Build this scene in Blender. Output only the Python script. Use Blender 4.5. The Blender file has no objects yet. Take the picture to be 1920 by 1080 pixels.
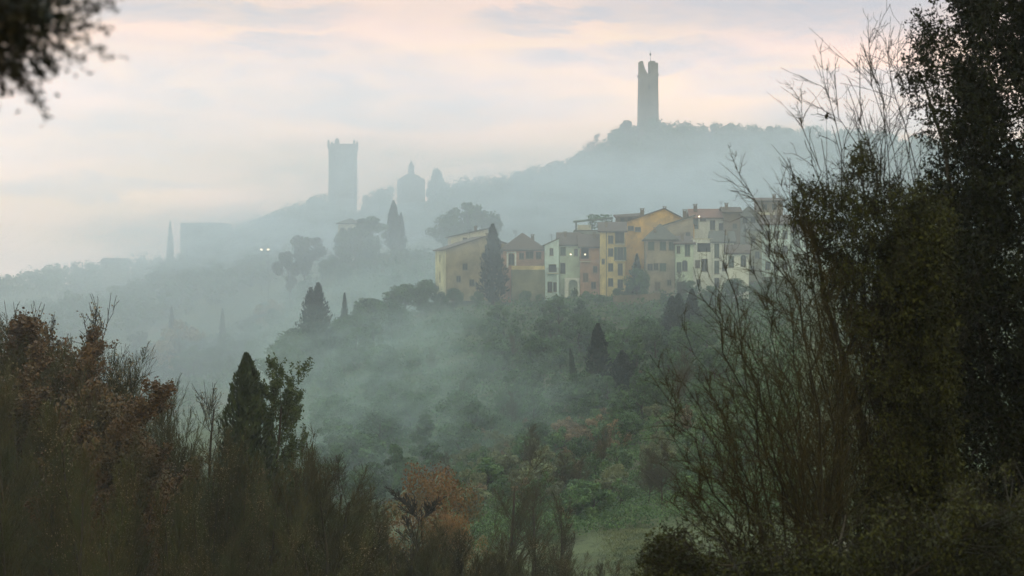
import bpy, math, random
import numpy as np
from mathutils import Vector

SC = bpy.context.scene
COL = SC.collection
R = math.radians
F = 4300.0                      # focal length in pixels of a 1920 wide frame

# ------------------------------------------------------------------ camera
cd = bpy.data.cameras.new("camera")
cam = bpy.data.objects.new("camera", cd)
COL.objects.link(cam)
cam.location = (0, 0, 0)
cam.rotation_euler = (R(90), 0, 0)
cd.sensor_width = 36.0
cd.lens = 36.0 * F / 1920.0
cd.clip_start = 0.3
cd.clip_end = 6000
cd.dof.use_dof = True
cd.dof.focus_distance = 300
cd.dof.aperture_fstop = 4.5
SC.camera = cam

# ------------------------------------------------------------------ render / view
SC.render.engine = 'CYCLES'
cy = SC.cycles
cy.max_bounces = 5
cy.diffuse_bounces = 2
cy.glossy_bounces = 1
cy.transmission_bounces = 2
cy.volume_bounces = 3
cy.transparent_max_bounces = 12
cy.volume_step_rate = 1.0
cy.volume_max_steps = 128
cy.use_denoising = True
cy.caustics_reflective = False
cy.caustics_refractive = False
SC.view_settings.view_transform = 'Standard'
SC.view_settings.look = 'None'
SC.view_settings.exposure = 0.0
SC.view_settings.gamma = 1.0

# ------------------------------------------------------------------ world: dusk sky under thin broken cloud
SUN_EL, SUN_AZ = R(9), R(-25)     # the low sun sits behind the cloud, beyond the hill, left of the view
W = bpy.data.worlds.new("World")
SC.world = W
W.use_nodes = True
nt = W.node_tree
for n in list(nt.nodes):
    nt.nodes.remove(n)
NN, LL = nt.nodes.new, nt.links.new


def math_node(t, op, a, b=None, clamp=False):
    m = t.nodes.new('ShaderNodeMath')
    m.operation = op
    m.use_clamp = clamp
    for i, v in enumerate((a, b)):
        if v is None:
            continue
        if isinstance(v, (int, float)):
            m.inputs[i].default_value = v
        else:
            t.links.new(v, m.inputs[i])
    return m.outputs[0]


def mix_node(t, f, a, b, mode='MIX'):
    m = t.nodes.new('ShaderNodeMix')
    m.data_type = 'RGBA'
    m.blend_type = mode
    for s, v in ((m.inputs[0], f), (m.inputs[6], a), (m.inputs[7], b)):
        if isinstance(v, (int, float)):
            s.default_value = v
        elif isinstance(v, tuple):
            s.default_value = (*v, 1)
        else:
            t.links.new(v, s)
    return m.outputs[2]


def smooth(t, v, a, b, o0=0.0, o1=1.0):
    m = t.nodes.new('ShaderNodeMapRange')
    m.interpolation_type = 'SMOOTHSTEP'
    t.links.new(v, m.inputs[0])
    m.inputs[1].default_value = a
    m.inputs[2].default_value = b
    m.inputs[3].default_value = o0
    m.inputs[4].default_value = o1
    return m.outputs[0]


def noise_node(t, vec, scale, detail=4, rough=0.55, dist=0.0):
    n = t.nodes.new('ShaderNodeTexNoise')
    n.inputs['Scale'].default_value = scale
    n.inputs['Detail'].default_value = detail
    n.inputs['Roughness'].default_value = rough
    n.inputs['Distortion'].default_value = dist
    if vec is not None:
        t.links.new(vec, n.inputs['Vector'])
    return n.outputs['Fac']


def mapping(t, vec, scale=(1, 1, 1), loc=(0, 0, 0)):
    n = t.nodes.new('ShaderNodeMapping')
    n.inputs['Scale'].default_value = scale
    n.inputs['Location'].default_value = loc
    t.links.new(vec, n.inputs['Vector'])
    return n.outputs[0]


tc = NN('ShaderNodeTexCoord')
sep = NN('ShaderNodeSeparateXYZ')
LL(tc.outputs['Generated'], sep.inputs[0])
X_, Y_, Z_ = sep.outputs
# low, wide ripples push the cloud outlines about
nA = noise_node(nt, mapping(nt, tc.outputs['Generated'], (16, 4, 52)), 1.0, 6, 0.62, 0.6)
nB = noise_node(nt, mapping(nt, tc.outputs['Generated'], (7, 3, 30), (3, 1, 2)), 1.0, 5, 0.6, 0.3)
nC = noise_node(nt, mapping(nt, tc.outputs['Generated'], (34, 8, 120), (7, 1, 5)), 1.0, 5, 0.6, 0.4)
# broken cloud banks: (x centre, z centre, half width, half height) as directions
banks = [(-.105, .087, .115, .0145), (-.045, .079, .075, .009), (-.205, .073, .085, .02), (.055, .100, .060, .0065),
         (.125, .122, .075, .013), (-.125, .118, .055, .006), (.02, .117, .03, .004), (.13, .088, .05, .006),
         (-.09, .105, .03, .004), (-.19, .045, .05, .004), (.16, .075, .05, .008)]
cloud = None
px_ = math_node(nt, 'ADD', X_, math_node(nt, 'MULTIPLY', math_node(nt, 'SUBTRACT', nB, .5), .07))
pz_ = math_node(nt, 'ADD', Z_, math_node(nt, 'MULTIPLY', math_node(nt, 'SUBTRACT', nA, .5), .03))
for (bx, bz, bw, bh) in banks:
    dx = math_node(nt, 'DIVIDE', math_node(nt, 'SUBTRACT', px_, bx), bw)
    dz = math_node(nt, 'DIVIDE', math_node(nt, 'SUBTRACT', pz_, bz), bh)
    d = math_node(nt, 'ADD', math_node(nt, 'MULTIPLY', dx, dx), math_node(nt, 'MULTIPLY', dz, dz))
    g = smooth(nt, d, 0.1, 2.6, 1.0, 0.0)
    cloud = g if cloud is None else math_node(nt, 'MAXIMUM', cloud, g)
fine = smooth(nt, nC, .3, .7, 0.55, 1.0)
cloud = math_node(nt, 'MULTIPLY', cloud, fine)
cloud = math_node(nt, 'MULTIPLY', cloud, smooth(nt, Y_, -.2, .5))
wisps = math_node(nt, 'MULTIPLY', smooth(nt, nA, .48, .75), .35)
cloud = math_node(nt, 'MAXIMUM', cloud, wisps)

CREAM = (1.86, 1.28, .94)
ROSE = (1.86, 1.26, 1.06)
LAV = (1.13, 1.01, 1.05)
LOW = (1.55, 1.22, 1.15)
ZEN = (1.00, 1.36, 1.70)
BACK = (1.05, 1.00, 0.66)
base = mix_node(nt, smooth(nt, nB, .35, .65), CREAM, ROSE)
base = mix_node(nt, smooth(nt, Z_, 0.005, 0.034, 1.0, 0.0), base, LOW)
base = mix_node(nt, cloud, base, LAV)
base = mix_node(nt, smooth(nt, Z_, .075, .125), base, mix_node(nt, 1.0, base, (.55, .62, .67), 'MULTIPLY'))   # thinner glow higher up
base = mix_node(nt, smooth(nt, Z_, 0.14, 0.75), base, ZEN)          # overhead: dim blue grey
base = mix_node(nt, smooth(nt, Y_, 0.55, -0.55), base, BACK)        # the sky away from the sunset
skyt = NN('ShaderNodeTexSky')
skyt.sky_type = 'NISHITA'
skyt.sun_disc = False
skyt.sun_elevation = SUN_EL
skyt.sun_rotation = SUN_AZ
nish = mix_node(nt, 1.0, skyt.outputs[0], (.08, .08, .08), 'MULTIPLY')
world_col = mix_node(nt, 0.93, nish, base)
bg = NN('ShaderNodeBackground')
LL(world_col, bg.inputs['Color'])
bg.inputs['Strength'].default_value = 1.0
out = NN('ShaderNodeOutputWorld')
LL(bg.outputs[0], out.inputs[0])
W.cycles.sampling_method = 'MANUAL'
W.cycles.sample_map_resolution = 512

# ------------------------------------------------------------------ sun (hidden behind cloud, very soft)
sd = bpy.data.lights.new("sun", 'SUN')
sd.energy = 0.35
sd.angle = R(25)
sd.color = (1.0, .93, .85)
sun = bpy.data.objects.new("sun", sd)
COL.objects.link(sun)
vdir = Vector((math.sin(SUN_AZ) * math.cos(SUN_EL), math.cos(SUN_AZ) * math.cos(SUN_EL), math.sin(SUN_EL)))
sun.rotation_euler = vdir.to_track_quat('Z', 'Y').to_euler()
sun.location = (0, 0, 60)

# ------------------------------------------------------------------ helpers


def tag(o, label=None, cat=None, group=None, kind=None):
    if label:
        o['label'] = label
    if cat:
        o['category'] = cat
    if group:
        o['group'] = group
    if kind:
        o['kind'] = kind
    return o


def empty(name, loc=(0, 0, 0), rz=0.0, label=None, cat=None, group=None):
    o = bpy.data.objects.new(name, None)
    COL.objects.link(o)
    o.location = loc
    o.rotation_euler = (0, 0, rz)
    o.empty_display_size = .5
    return tag(o, label, cat, group)


def obj(name, v, f, mat, parent=None, smooth_=False):
    me = bpy.data.meshes.new(name)
    if isinstance(f, np.ndarray):
        v = np.asarray(v, dtype=np.float32)
        n, k = f.shape
        me.vertices.add(len(v))
        me.vertices.foreach_set('co', v.ravel())
        me.loops.add(n * k)
        me.loops.foreach_set('vertex_index', f.astype(np.int32).ravel())
        me.polygons.add(n)
        me.polygons.foreach_set('loop_start', np.arange(0, n * k, k, dtype=np.int32))
        me.update(calc_edges=True)
    else:
        me.from_pydata([tuple(p) for p in v], [], f)
    me.materials.append(mat)
    if smooth_:
        me.polygons.foreach_set('use_smooth', np.ones(len(me.polygons), dtype=bool))
    me.update()
    o = bpy.data.objects.new(name, me)
    COL.objects.link(o)
    if parent is not None:
        o.parent = parent
    return o


def copy_tree(root, loc, rz, sc, label=None, group=None, cat=None):
    r = root.copy()
    COL.objects.link(r)
    r.location = loc
    r.rotation_euler = (0, 0, rz)
    r.scale = sc
    if label:
        r['label'] = label
    if group:
        r['group'] = group
    if cat:
        r['category'] = cat
    for ch in root.children:
        c = ch.copy()
        COL.objects.link(c)
        c.parent = r
    return r


class MB:
    """collects boxes, prisms and polygons for one mesh"""

    def __init__(s):
        s.v, s.f = [], []

    def poly(s, pts):
        n = len(s.v)
        s.v += [tuple(p) for p in pts]
        s.f.append(list(range(n, n + len(pts))))

    def box(s, x0, x1, y0, y1, z0, z1):
        n = len(s.v)
        s.v += [(x, y, z) for z in (z0, z1) for (x, y) in ((x0, y0), (x1, y0), (x1, y1), (x0, y1))]
        s.f += [[n, n + 3, n + 2, n + 1], [n + 4, n + 5, n + 6, n + 7], [n, n + 1, n + 5, n + 4], [n + 1, n + 2, n + 6, n + 5],
                [n + 2, n + 3, n + 7, n + 6], [n + 3, n, n + 4, n + 7]]

    def slab(s, quad, t):
        """thick slab under a polygon of 3 or 4 corners"""
        k = len(quad)
        n = len(s.v)
        s.v += [tuple(p) for p in quad] + [(p[0], p[1], p[2] - t) for p in quad]
        s.f.append(list(range(n, n + k)))
        s.f.append(list(range(n + 2 * k - 1, n + k - 1, -1)))
        for i in range(k):
            j = (i + 1) % k
            s.f.append([n + i, n + k + i, n + k + j, n + j])

    def tube(s, a, b, r0, r1, k=6):
        v, f = tubes(np.array([a]), np.array([b]), np.array([r0]), np.array([r1]), k)
        n = len(s.v)
        s.v += [tuple(map(float, p)) for p in v]
        s.f += [[int(i) + n for i in q] for q in f]
        m = k
        s.f.append([n + i for i in range(m)][::-1])
        s.f.append([n + m + i for i in range(m)])

    def build(s, name, mat, parent=None):
        return obj(name, s.v, s.f, mat, parent)


def tubes(p0, p1, r0, r1, k=3):
    """open prisms round segments, vectorised"""
    p0 = np.asarray(p0, float)
    p1 = np.asarray(p1, float)
    d = p1 - p0
    L = np.linalg.norm(d, axis=1, keepdims=True) + 1e-9
    d = d / L
    ref = np.where(np.abs(d[:, 2:3]) > .9, np.array([[1., 0, 0]]), np.array([[0, 0, 1.]]))
    a = np.cross(d, ref)
    a /= np.linalg.norm(a, axis=1, keepdims=True) + 1e-9
    b = np.cross(d, a)
    ang = np.arange(k) * 2 * math.pi / k
    ring = a[:, None, :] * np.cos(ang)[None, :, None] + b[:, None, :] * np.sin(ang)[None, :, None]
    v0 = p0[:, None, :] + ring * np.asarray(r0)[:, None, None]
    v1 = p1[:, None, :] + ring * np.asarray(r1)[:, None, None]
    n = len(p0)
    v = np.concatenate([v0, v1], axis=1).reshape(-1, 3)
    i = np.arange(k)
    j = (i + 1) % k
    q = np.stack([i, j, j + k, i + k], axis=1)
    f = (q[None] + (np.arange(n) * 2 * k)[:, None, None]).reshape(-1, 4)
    return v, f


def leaves(c, d, size, rng, width=.5, nrm=None):
    """pointed leaf quads at centres c, pointing along d"""
    n = len(c)
    d = d / (np.linalg.norm(d, axis=1, keepdims=True) + 1e-9)
    rv = rng.normal(size=(n, 3)) if nrm is None else nrm + rng.normal(size=(n, 3)) * .5
    s = np.cross(d, rv)
    s /= np.linalg.norm(s, axis=1, keepdims=True) + 1e-9
    nn_ = np.cross(s, d)
    L = np.asarray(size).reshape(-1, 1) * np.ones((n, 1))
    w = L * width * .5
    lift = nn_ * L * .08
    v = np.stack([c - d * L * .5, c + s * w - d * L * .05 + lift, c + d * L * .5, c - s * w - d * L * .05 + lift], axis=1).reshape(-1, 3)
    f = np.arange(n * 4).reshape(n, 4)
    return v, f


def P(px, py, Y):
    return Vector(((px - 960) / F * Y, Y, (540 - py) / F * Y))


# ------------------------------------------------------------------ materials
MATS = {}


def principled(name):
    m = bpy.data.materials.new(name)
    m.use_nodes = True
    t = m.node_tree
    b = t.nodes['Principled BSDF']
    return m, t, b


def mat_leaf(name, c1, c2, c3=None, rough=.6, spec=.25, scale=.35):
    m, t, b = principled(name)
    geo = t.nodes.new('ShaderNodeNewGeometry')
    tcn = t.nodes.new('ShaderNodeTexCoord')
    f1 = geo.outputs['Random Per Island']
    col = mix_node(t, f1, c1, c2)
    nz = noise_node(t, tcn.outputs['Object'], scale, 3, .6)
    if c3:
        col = mix_node(t, smooth(t, nz, .45, .62), col, c3)
    inf = t.nodes.new('ShaderNodeObjectInfo')
    v = math_node(t, 'ADD', math_node(t, 'MULTIPLY', inf.outputs['Random'], .5), .75)
    col = mix_node(t, 1.0, col, v, 'MULTIPLY')
    # the value runs as a grey colour
    t.links.new(col, b.inputs['Base Color'])
    b.inputs['Roughness'].default_value = rough
    b.inputs['Specular IOR Level'].default_value = spec
    return m


def mat_wall(name, c, stain=.42, scale=.3, rough=.9):
    m, t, b = principled(name)
    tcn = t.nodes.new('ShaderNodeTexCoord')
    ob = tcn.outputs['Object']
    n1 = noise_node(t, ob, scale, 6, .65, .4)
    n2 = noise_node(t, mapping(t, ob, (2.2, 2.2, .25)), 1.0, 4, .6)
    n3 = noise_node(t, ob, 6.0, 3, .6)
    dark = tuple(x * (1 - stain) for x in c)
    lite = tuple(min(1, x * 1.12) for x in c)
    col = mix_node(t, smooth(t, n1, .35, .65), dark, lite)
    col = mix_node(t, math_node(t, 'MULTIPLY', smooth(t, n2, .5, .75), .5), col, tuple(x * .55 for x in c))
    col = mix_node(t, math_node(t, 'MULTIPLY', n3, .25), col, tuple(x * .8 for x in c))
    t.links.new(col, b.inputs['Base Color'])
    b.inputs['Roughness'].default_value = rough
    b.inputs['Specular IOR Level'].default_value = .15
    bm = t.nodes.new('ShaderNodeBump')
    bm.inputs['Strength'].default_value = .3
    bm.inputs['Distance'].default_value = .05
    t.links.new(n3, bm.inputs['Height'])
    t.links.new(bm.outputs[0], b.inputs['Normal'])
    return m


def mat_roof(name, c):
    m, t, b = principled(name)
    tcn = t.nodes.new('ShaderNodeTexCoord')
    ob = tcn.outputs['Object']
    n1 = noise_node(t, ob, .6, 5, .65)
    n2 = noise_node(t, ob, 3.5, 3, .6)
    wv = t.nodes.new('ShaderNodeTexWave')
    wv.inputs['Scale'].default_value = 1.6
    wv.inputs['Distortion'].default_value = .6
    t.links.new(ob, wv.inputs['Vector'])
    col = mix_node(t, smooth(t, n1, .35, .65), c, tuple(x * .6 for x in (c[0], c[1] * 1.05, c[2] * 1.1)))
    col = mix_node(t, smooth(t, n2, .4, .7), col, (c[0] * .9 + .04, c[1] + .04, c[2] + .03))
    col = mix_node(t, math_node(t, 'MULTIPLY', wv.outputs['Fac'], .35), col, tuple(x * .55 for x in c))
    t.links.new(col, b.inputs['Base Color'])
    b.inputs['Roughness'].default_value = .85
    b.inputs['Specular IOR Level'].default_value = .2
    return m


def mat_plain(name, c, rough=.6, spec=.3, metal=0.0):
    m, t, b = principled(name)
    tcn = t.nodes.new('ShaderNodeTexCoord')
    n = noise_node(t, tcn.outputs['Object'], 4.0, 4, .6)
    col = mix_node(t, n, tuple(x * .8 for x in c), tuple(min(1, x * 1.2) for x in c))
    t.links.new(col, b.inputs['Base Color'])
    b.inputs['Roughness'].default_value = rough
    b.inputs['Specular IOR Level'].default_value = spec
    b.inputs['Metallic'].default_value = metal
    return m


def mat_emit(name, c, s):
    m = bpy.data.materials.new(name)
    m.use_nodes = True
    t = m.node_tree
    for n in list(t.nodes):
        t.nodes.remove(n)
    e = t.nodes.new('ShaderNodeEmission')
    e.inputs[0].default_value = (*c, 1)
    e.inputs[1].default_value = s
    o = t.nodes.new('ShaderNodeOutputMaterial')
    t.links.new(e.outputs[0], o.inputs[0])
    return m


def mat_ground():
    m, t, b = principled('ground')
    tcn = t.nodes.new('ShaderNodeTexCoord')
    ob = tcn.outputs['Object']
    n1 = noise_node(t, ob, .03, 6, .6, .5)
    n2 = noise_node(t, ob, .35, 6, .65)
    n3 = noise_node(t, mapping(t, ob, (1, 1, 1), (40, 9, 0)), .06, 4, .6)
    col = mix_node(t, smooth(t, n1, .42, .58), (.045, .066, .026), (.11, .135, .062))
    col = mix_node(t, smooth(t, n3, .56, .66), col, (.14, .12, .07))
    col = mix_node(t, smooth(t, n2, .45, .75), col, (.035, .035, .020))
    sp = t.nodes.new('ShaderNodeSeparateXYZ')
    t.links.new(ob, sp.inputs[0])
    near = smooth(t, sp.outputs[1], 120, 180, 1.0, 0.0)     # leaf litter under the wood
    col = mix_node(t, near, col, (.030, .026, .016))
    t.links.new(col, b.inputs['Base Color'])
    b.inputs['Roughness'].default_value = .95
    b.inputs['Specular IOR Level'].default_value = .1
    return m


def mat_volume(name, density, color, aniso=0.0, falloff=False, nscale=2.0, nseed=0.0):
    m = bpy.data.materials.new(name)
    m.use_nodes = True
    t = m.node_tree
    for n in list(t.nodes):
        t.nodes.remove(n)
    v = t.nodes.new('ShaderNodeVolumePrincipled')
    v.inputs['Color'].default_value = (*color, 1)
    v.inputs['Anisotropy'].default_value = aniso
    v.inputs['Density'].default_value = density
    o = t.nodes.new('ShaderNodeOutputMaterial')
    t.links.new(v.outputs[0], o.inputs['Volume'])
    if falloff:
        tcn = t.nodes.new('ShaderNodeTexCoord')
        ob = tcn.outputs['Object']
        ln = t.nodes.new('ShaderNodeVectorMath')
        ln.operation = 'LENGTH'
        t.links.new(ob, ln.inputs[0])
        nz = noise_node(t, mapping(t, ob, (nscale, nscale, nscale * .6), (nseed, nseed * .7, 0)), 1.0, 3, .6)
        r = math_node(t, 'ADD', ln.outputs['Value'], math_node(t, 'MULTIPLY', math_node(t, 'SUBTRACT', nz, .5), 1.1))
        fo = smooth(t, r, 0.25, 0.98, 1.0, 0.0)
        edge = smooth(t, ln.outputs['Value'], .6, .97, 1.0, 0.0)
        fo = math_node(t, 'MULTIPLY', fo, edge)
        # drifting billows
        n2 = noise_node(t, mapping(t, ob, (nscale * 2.6, nscale * 2.6, nscale * 2.2), (nseed * .3, 4, nseed)), 1.0, 3, .6, .8)
        fo = math_node(t, 'MULTIPLY', fo, smooth(t, n2, .38, .62, .15, 1.85))
        t.links.new(math_node(t, 'MULTIPLY', fo, density), v.inputs['Density'])
    return m


M = {
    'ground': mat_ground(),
    'bark': mat_plain('bark', (.055, .045, .032), .9, .1),
    'bark_pale': mat_plain('bark_pale', (.11, .095, .07), .9, .1),
    'twig': mat_leaf('twig', (.088, .074, .030), (.052, .048, .018), (.062, .068, .024), .9, .1),
    'twig_dark': mat_plain('twig_dark', (.028, .024, .014), .8, .2),
    'twig_brown': mat_leaf('twig_brown', (.062, .048, .022), (.040, .034, .014), (.046, .044, .018), .9, .1),
    'green': mat_leaf('leaf_green', (.042, .088, .028), (.080, .165, .050), (.032, .066, .026)),
    'green2': mat_leaf('leaf_bright', (.050, .11, .034), (.12, .21, .065), (.040, .090, .032)),
    'olive': mat_leaf('leaf_olive', (.12, .15, .07), (.18, .20, .10), (.08, .11, .05)),
    'cypress': mat_leaf('leaf_cypress', (.016, .030, .018), (.030, .048, .026), None, .7, .15),
    'rust': mat_leaf('leaf_rust', (.13, .068, .024), (.095, .057, .022), (.082, .064, .026)),
    'rust2': mat_leaf('leaf_orange', (.23, .13, .045), (.18, .088, .03), (.17, .13, .055)),
    'tan': mat_leaf('leaf_tan', (.28, .20, .11), (.19, .14, .075), (.14, .13, .07)),
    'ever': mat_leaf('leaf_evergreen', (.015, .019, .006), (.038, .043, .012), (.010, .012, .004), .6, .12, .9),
    'ever2': mat_leaf('leaf_shrub', (.036, .040, .010), (.080, .080, .020), (.022, .024, .008), .65, .12, 1.2),
    'conif': mat_leaf('leaf_conifer', (.055, .080, .028), (.095, .120, .042), (.042, .060, .022)),
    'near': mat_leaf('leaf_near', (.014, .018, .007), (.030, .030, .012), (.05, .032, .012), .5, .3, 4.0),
    'yellow': mat_wall('wall_yellow', (.72, .57, .26)),
    'paleyellow': mat_wall('wall_pale_yellow', (.68, .64, .38)),
    'ochre': mat_wall('wall_ochre', (.80, .50, .13)),
    'rose': mat_wall('wall_rose', (.50, .31, .23)),
    'beige': mat_wall('wall_beige', (.40, .34, .26)),
    'brownw': mat_wall('wall_brown', (.22, .175, .13)),
    'stonew': mat_wall('wall_stone', (.38, .32, .20)),
    'white': mat_wall('wall_white', (.80, .82, .78), .2),
    'bluew': mat_wall('wall_blue_white', (.62, .76, .77), .2),
    'greenw': mat_wall('wall_pale_green', (.56, .66, .54), .22),
    'cream': mat_wall('wall_cream', (.60, .57, .46), .22),
    'orange': mat_wall('wall_orange', (.45, .25, .12)),
    'olivew': mat_wall('wall_olive', (.25, .25, .17)),
    'greyw': mat_wall('wall_grey', (.30, .33, .31)),
    'towerw': mat_wall('tower_brick', (.17, .14, .11), .3, .2),
    'roof': mat_roof('roof_tiles', (.125, .085, .058)),
    'roofred': mat_roof('roof_tiles_red', (.26, .13, .09)),
    'roofgrey': mat_roof('roof_tiles_grey', (.105, .10, .075)),
    'glass': mat_plain('window_glass', (.025, .032, .032), .35, .25),
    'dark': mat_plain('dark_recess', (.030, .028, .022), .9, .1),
    'shutter': mat_plain('shutter_green', (.045, .085, .06), .6, .2),
    'shutbrown': mat_plain('shutter_brown', (.12, .075, .045), .6, .2),
    'frame': mat_plain('window_frame', (.20, .18, .14), .6, .2),
    'metal': mat_plain('metal_dark', (.06, .06, .06), .5, .4, .6),
    'lamp': mat_emit('lamp_glow', (1.0, .84, .58), 3.0),
    'canvas': mat_plain('canvas', (.10, .13, .10), .9, .1),
}

# ------------------------------------------------------------------ terrain
ST = [
    (-120, 'z', [(0, -1.7)]),
    (3, 'z', [(0, -1.7)]),
    (26, 'z', [(0, -6.0), (900, -5.5), (1300, -4.2), (1920, -3.9)]),
    (60, 'z', [(0, -12.5), (1300, -11), (1920, -9)]),
    (110, 'z', [(0, -17), (1300, -17), (1920, -15)]),
    (170, 'z', [(0, -29), (1000, -27), (1130, -25), (1300, -25), (1920, -23)]),
    (215, 'z', [(0, -32), (600, -29), (1000, -25.5), (1130, -24.4), (1300, -23.5), (1920, -21)]),
    (260, 'p', [(300, 1090), (700, 1020), (900, 980), (1100, 950), (1300, 905), (1600, 880)]),
    (320, 'p', [(300, 970), (600, 940), (900, 860), (1100, 830), (1300, 765), (1600, 740)]),
    (380, 'p', [(200, 890), (500, 830), (700, 770), (900, 710), (1100, 690), (1300, 655), (1600, 630)]),
    (425, 'p', [(200, 860), (450, 775), (560, 705), (640, 670), (700, 650), (820, 605), (900, 585), (1100, 572), (1250, 570), (1400, 560), (1600, 550)]),
    (450, 'p', [(200, 855), (450, 785), (560, 720), (650, 655), (820, 570), (1000, 555), (1250, 530), (1420, 480), (1600, 470)]),
    (480, 'p', [(200, 845), (450, 790), (600, 690), (820, 570), (1000, 535), (1250, 480), (1420, 450), (1600, 450)]),
    (530, 'p', [(0, 790), (300, 770), (600, 650), (800, 570), (1000, 530), (1400, 485)]),
    (600, 'p', [(0, 760), (200, 735), (300, 715), (420, 675), (480, 630), (560, 550), (640, 500), (740, 475), (900, 475), (1400, 475)]),
    (660, 'p', [(0, 700), (300, 665), (500, 590), (700, 525), (1400, 485)]),
    (780, 'p', [(0, 625), (150, 600), (240, 575), (340, 515), (480, 480), (600, 450), (800, 440), (1000, 400), (1400, 370)]),
    (860, 'p', [(0, 610), (150, 605), (240, 590), (340, 530), (480, 465), (560, 440), (640, 405), (770, 375), (900, 372), (1000, 358), (1100, 322),
                (1160, 282), (1215, 258), (1300, 268), (1500, 275), (1900, 300)]),
    (900, 'p', [(0, 612), (240, 590), (340, 535), (480, 470), (640, 412), (900, 380), (1100, 330), (1215, 264), (1500, 282), (1900, 305)]),
    (1000, 'p', [(0, 610), (500, 530), (900, 470), (1300, 420), (1900, 420)]),
    (1300, 'p', [(0, 545), (150, 530), (250, 518), (400, 518), (900, 505), (1900, 490)]),
    (1520, 'p', [(0, 536), (1920, 536)]),
]
_rngT = np.random.default_rng(5)
_wv = [(_rngT.uniform(.01, .09), _rngT.uniform(.01, .09), _rngT.uniform(0, 6.28), _rngT.uniform(-1, 1)) for _ in range(14)]


def ground_z(x, Y):
    x = np.asarray(x, float)
    Y = np.asarray(Y, float)
    px = 960 + F * x / np.maximum(Y, 3.0)
    prof = []
    ys = np.array([s[0] for s in ST], float)
    for (yy, kind, pts) in ST:
        a = np.array([p[0] for p in pts], float)
        b = np.array([p[1] for p in pts], float)
        if kind == 'p':
            b = (540 - b) / F * yy
        prof.append(np.interp(px, a, b))
    prof = np.stack(prof)
    i = np.clip(np.searchsorted(ys, Y, side='right') - 1, 0, len(ys) - 2)
    t = np.clip((Y - ys[i]) / (ys[i + 1] - ys[i]), 0, 1)
    z0 = np.take_along_axis(prof, i[None], 0)[0]
    z1 = np.take_along_axis(prof, (i + 1)[None], 0)[0]
    z = z0 + (z1 - z0) * t
    bump = sum(np.sin(x * a + Y * b * s + c) for (a, b, c, s) in _wv) * .12
    return z + bump * np.clip((Y - 40) / 100, 0, 1)


def gz(x, Y):
    return float(ground_z(np.array([x]), np.array([Y]))[0])


def build_ground():
    ys = np.concatenate([np.arange(-100, 0, 20), np.arange(0, 60, 3), np.arange(60, 300, 5), np.arange(300, 640, 6), np.arange(640, 1520, 14), [1516.0]])
    xs = np.concatenate([np.arange(-600, -240, 24), np.arange(-240, -60, 7), np.arange(-60, 90, 3), np.arange(90, 300, 7), np.arange(300, 620, 24)])
    gx, gy = np.meshgrid(xs, ys)
    z = ground_z(gx.ravel(), gy.ravel())
    v = np.stack([gx.ravel(), gy.ravel(), z], axis=1)
    nx = len(xs)
    ny = len(ys)
    i = np.arange(nx - 1)[None, :] + np.arange(ny - 1)[:, None] * nx
    f = np.stack([i, i + 1, i + nx + 1, i + nx], axis=-1).reshape(-1, 4)
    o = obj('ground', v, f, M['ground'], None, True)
    tag(o, kind='structure')


build_ground()

# ------------------------------------------------------------------ houses


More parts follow.
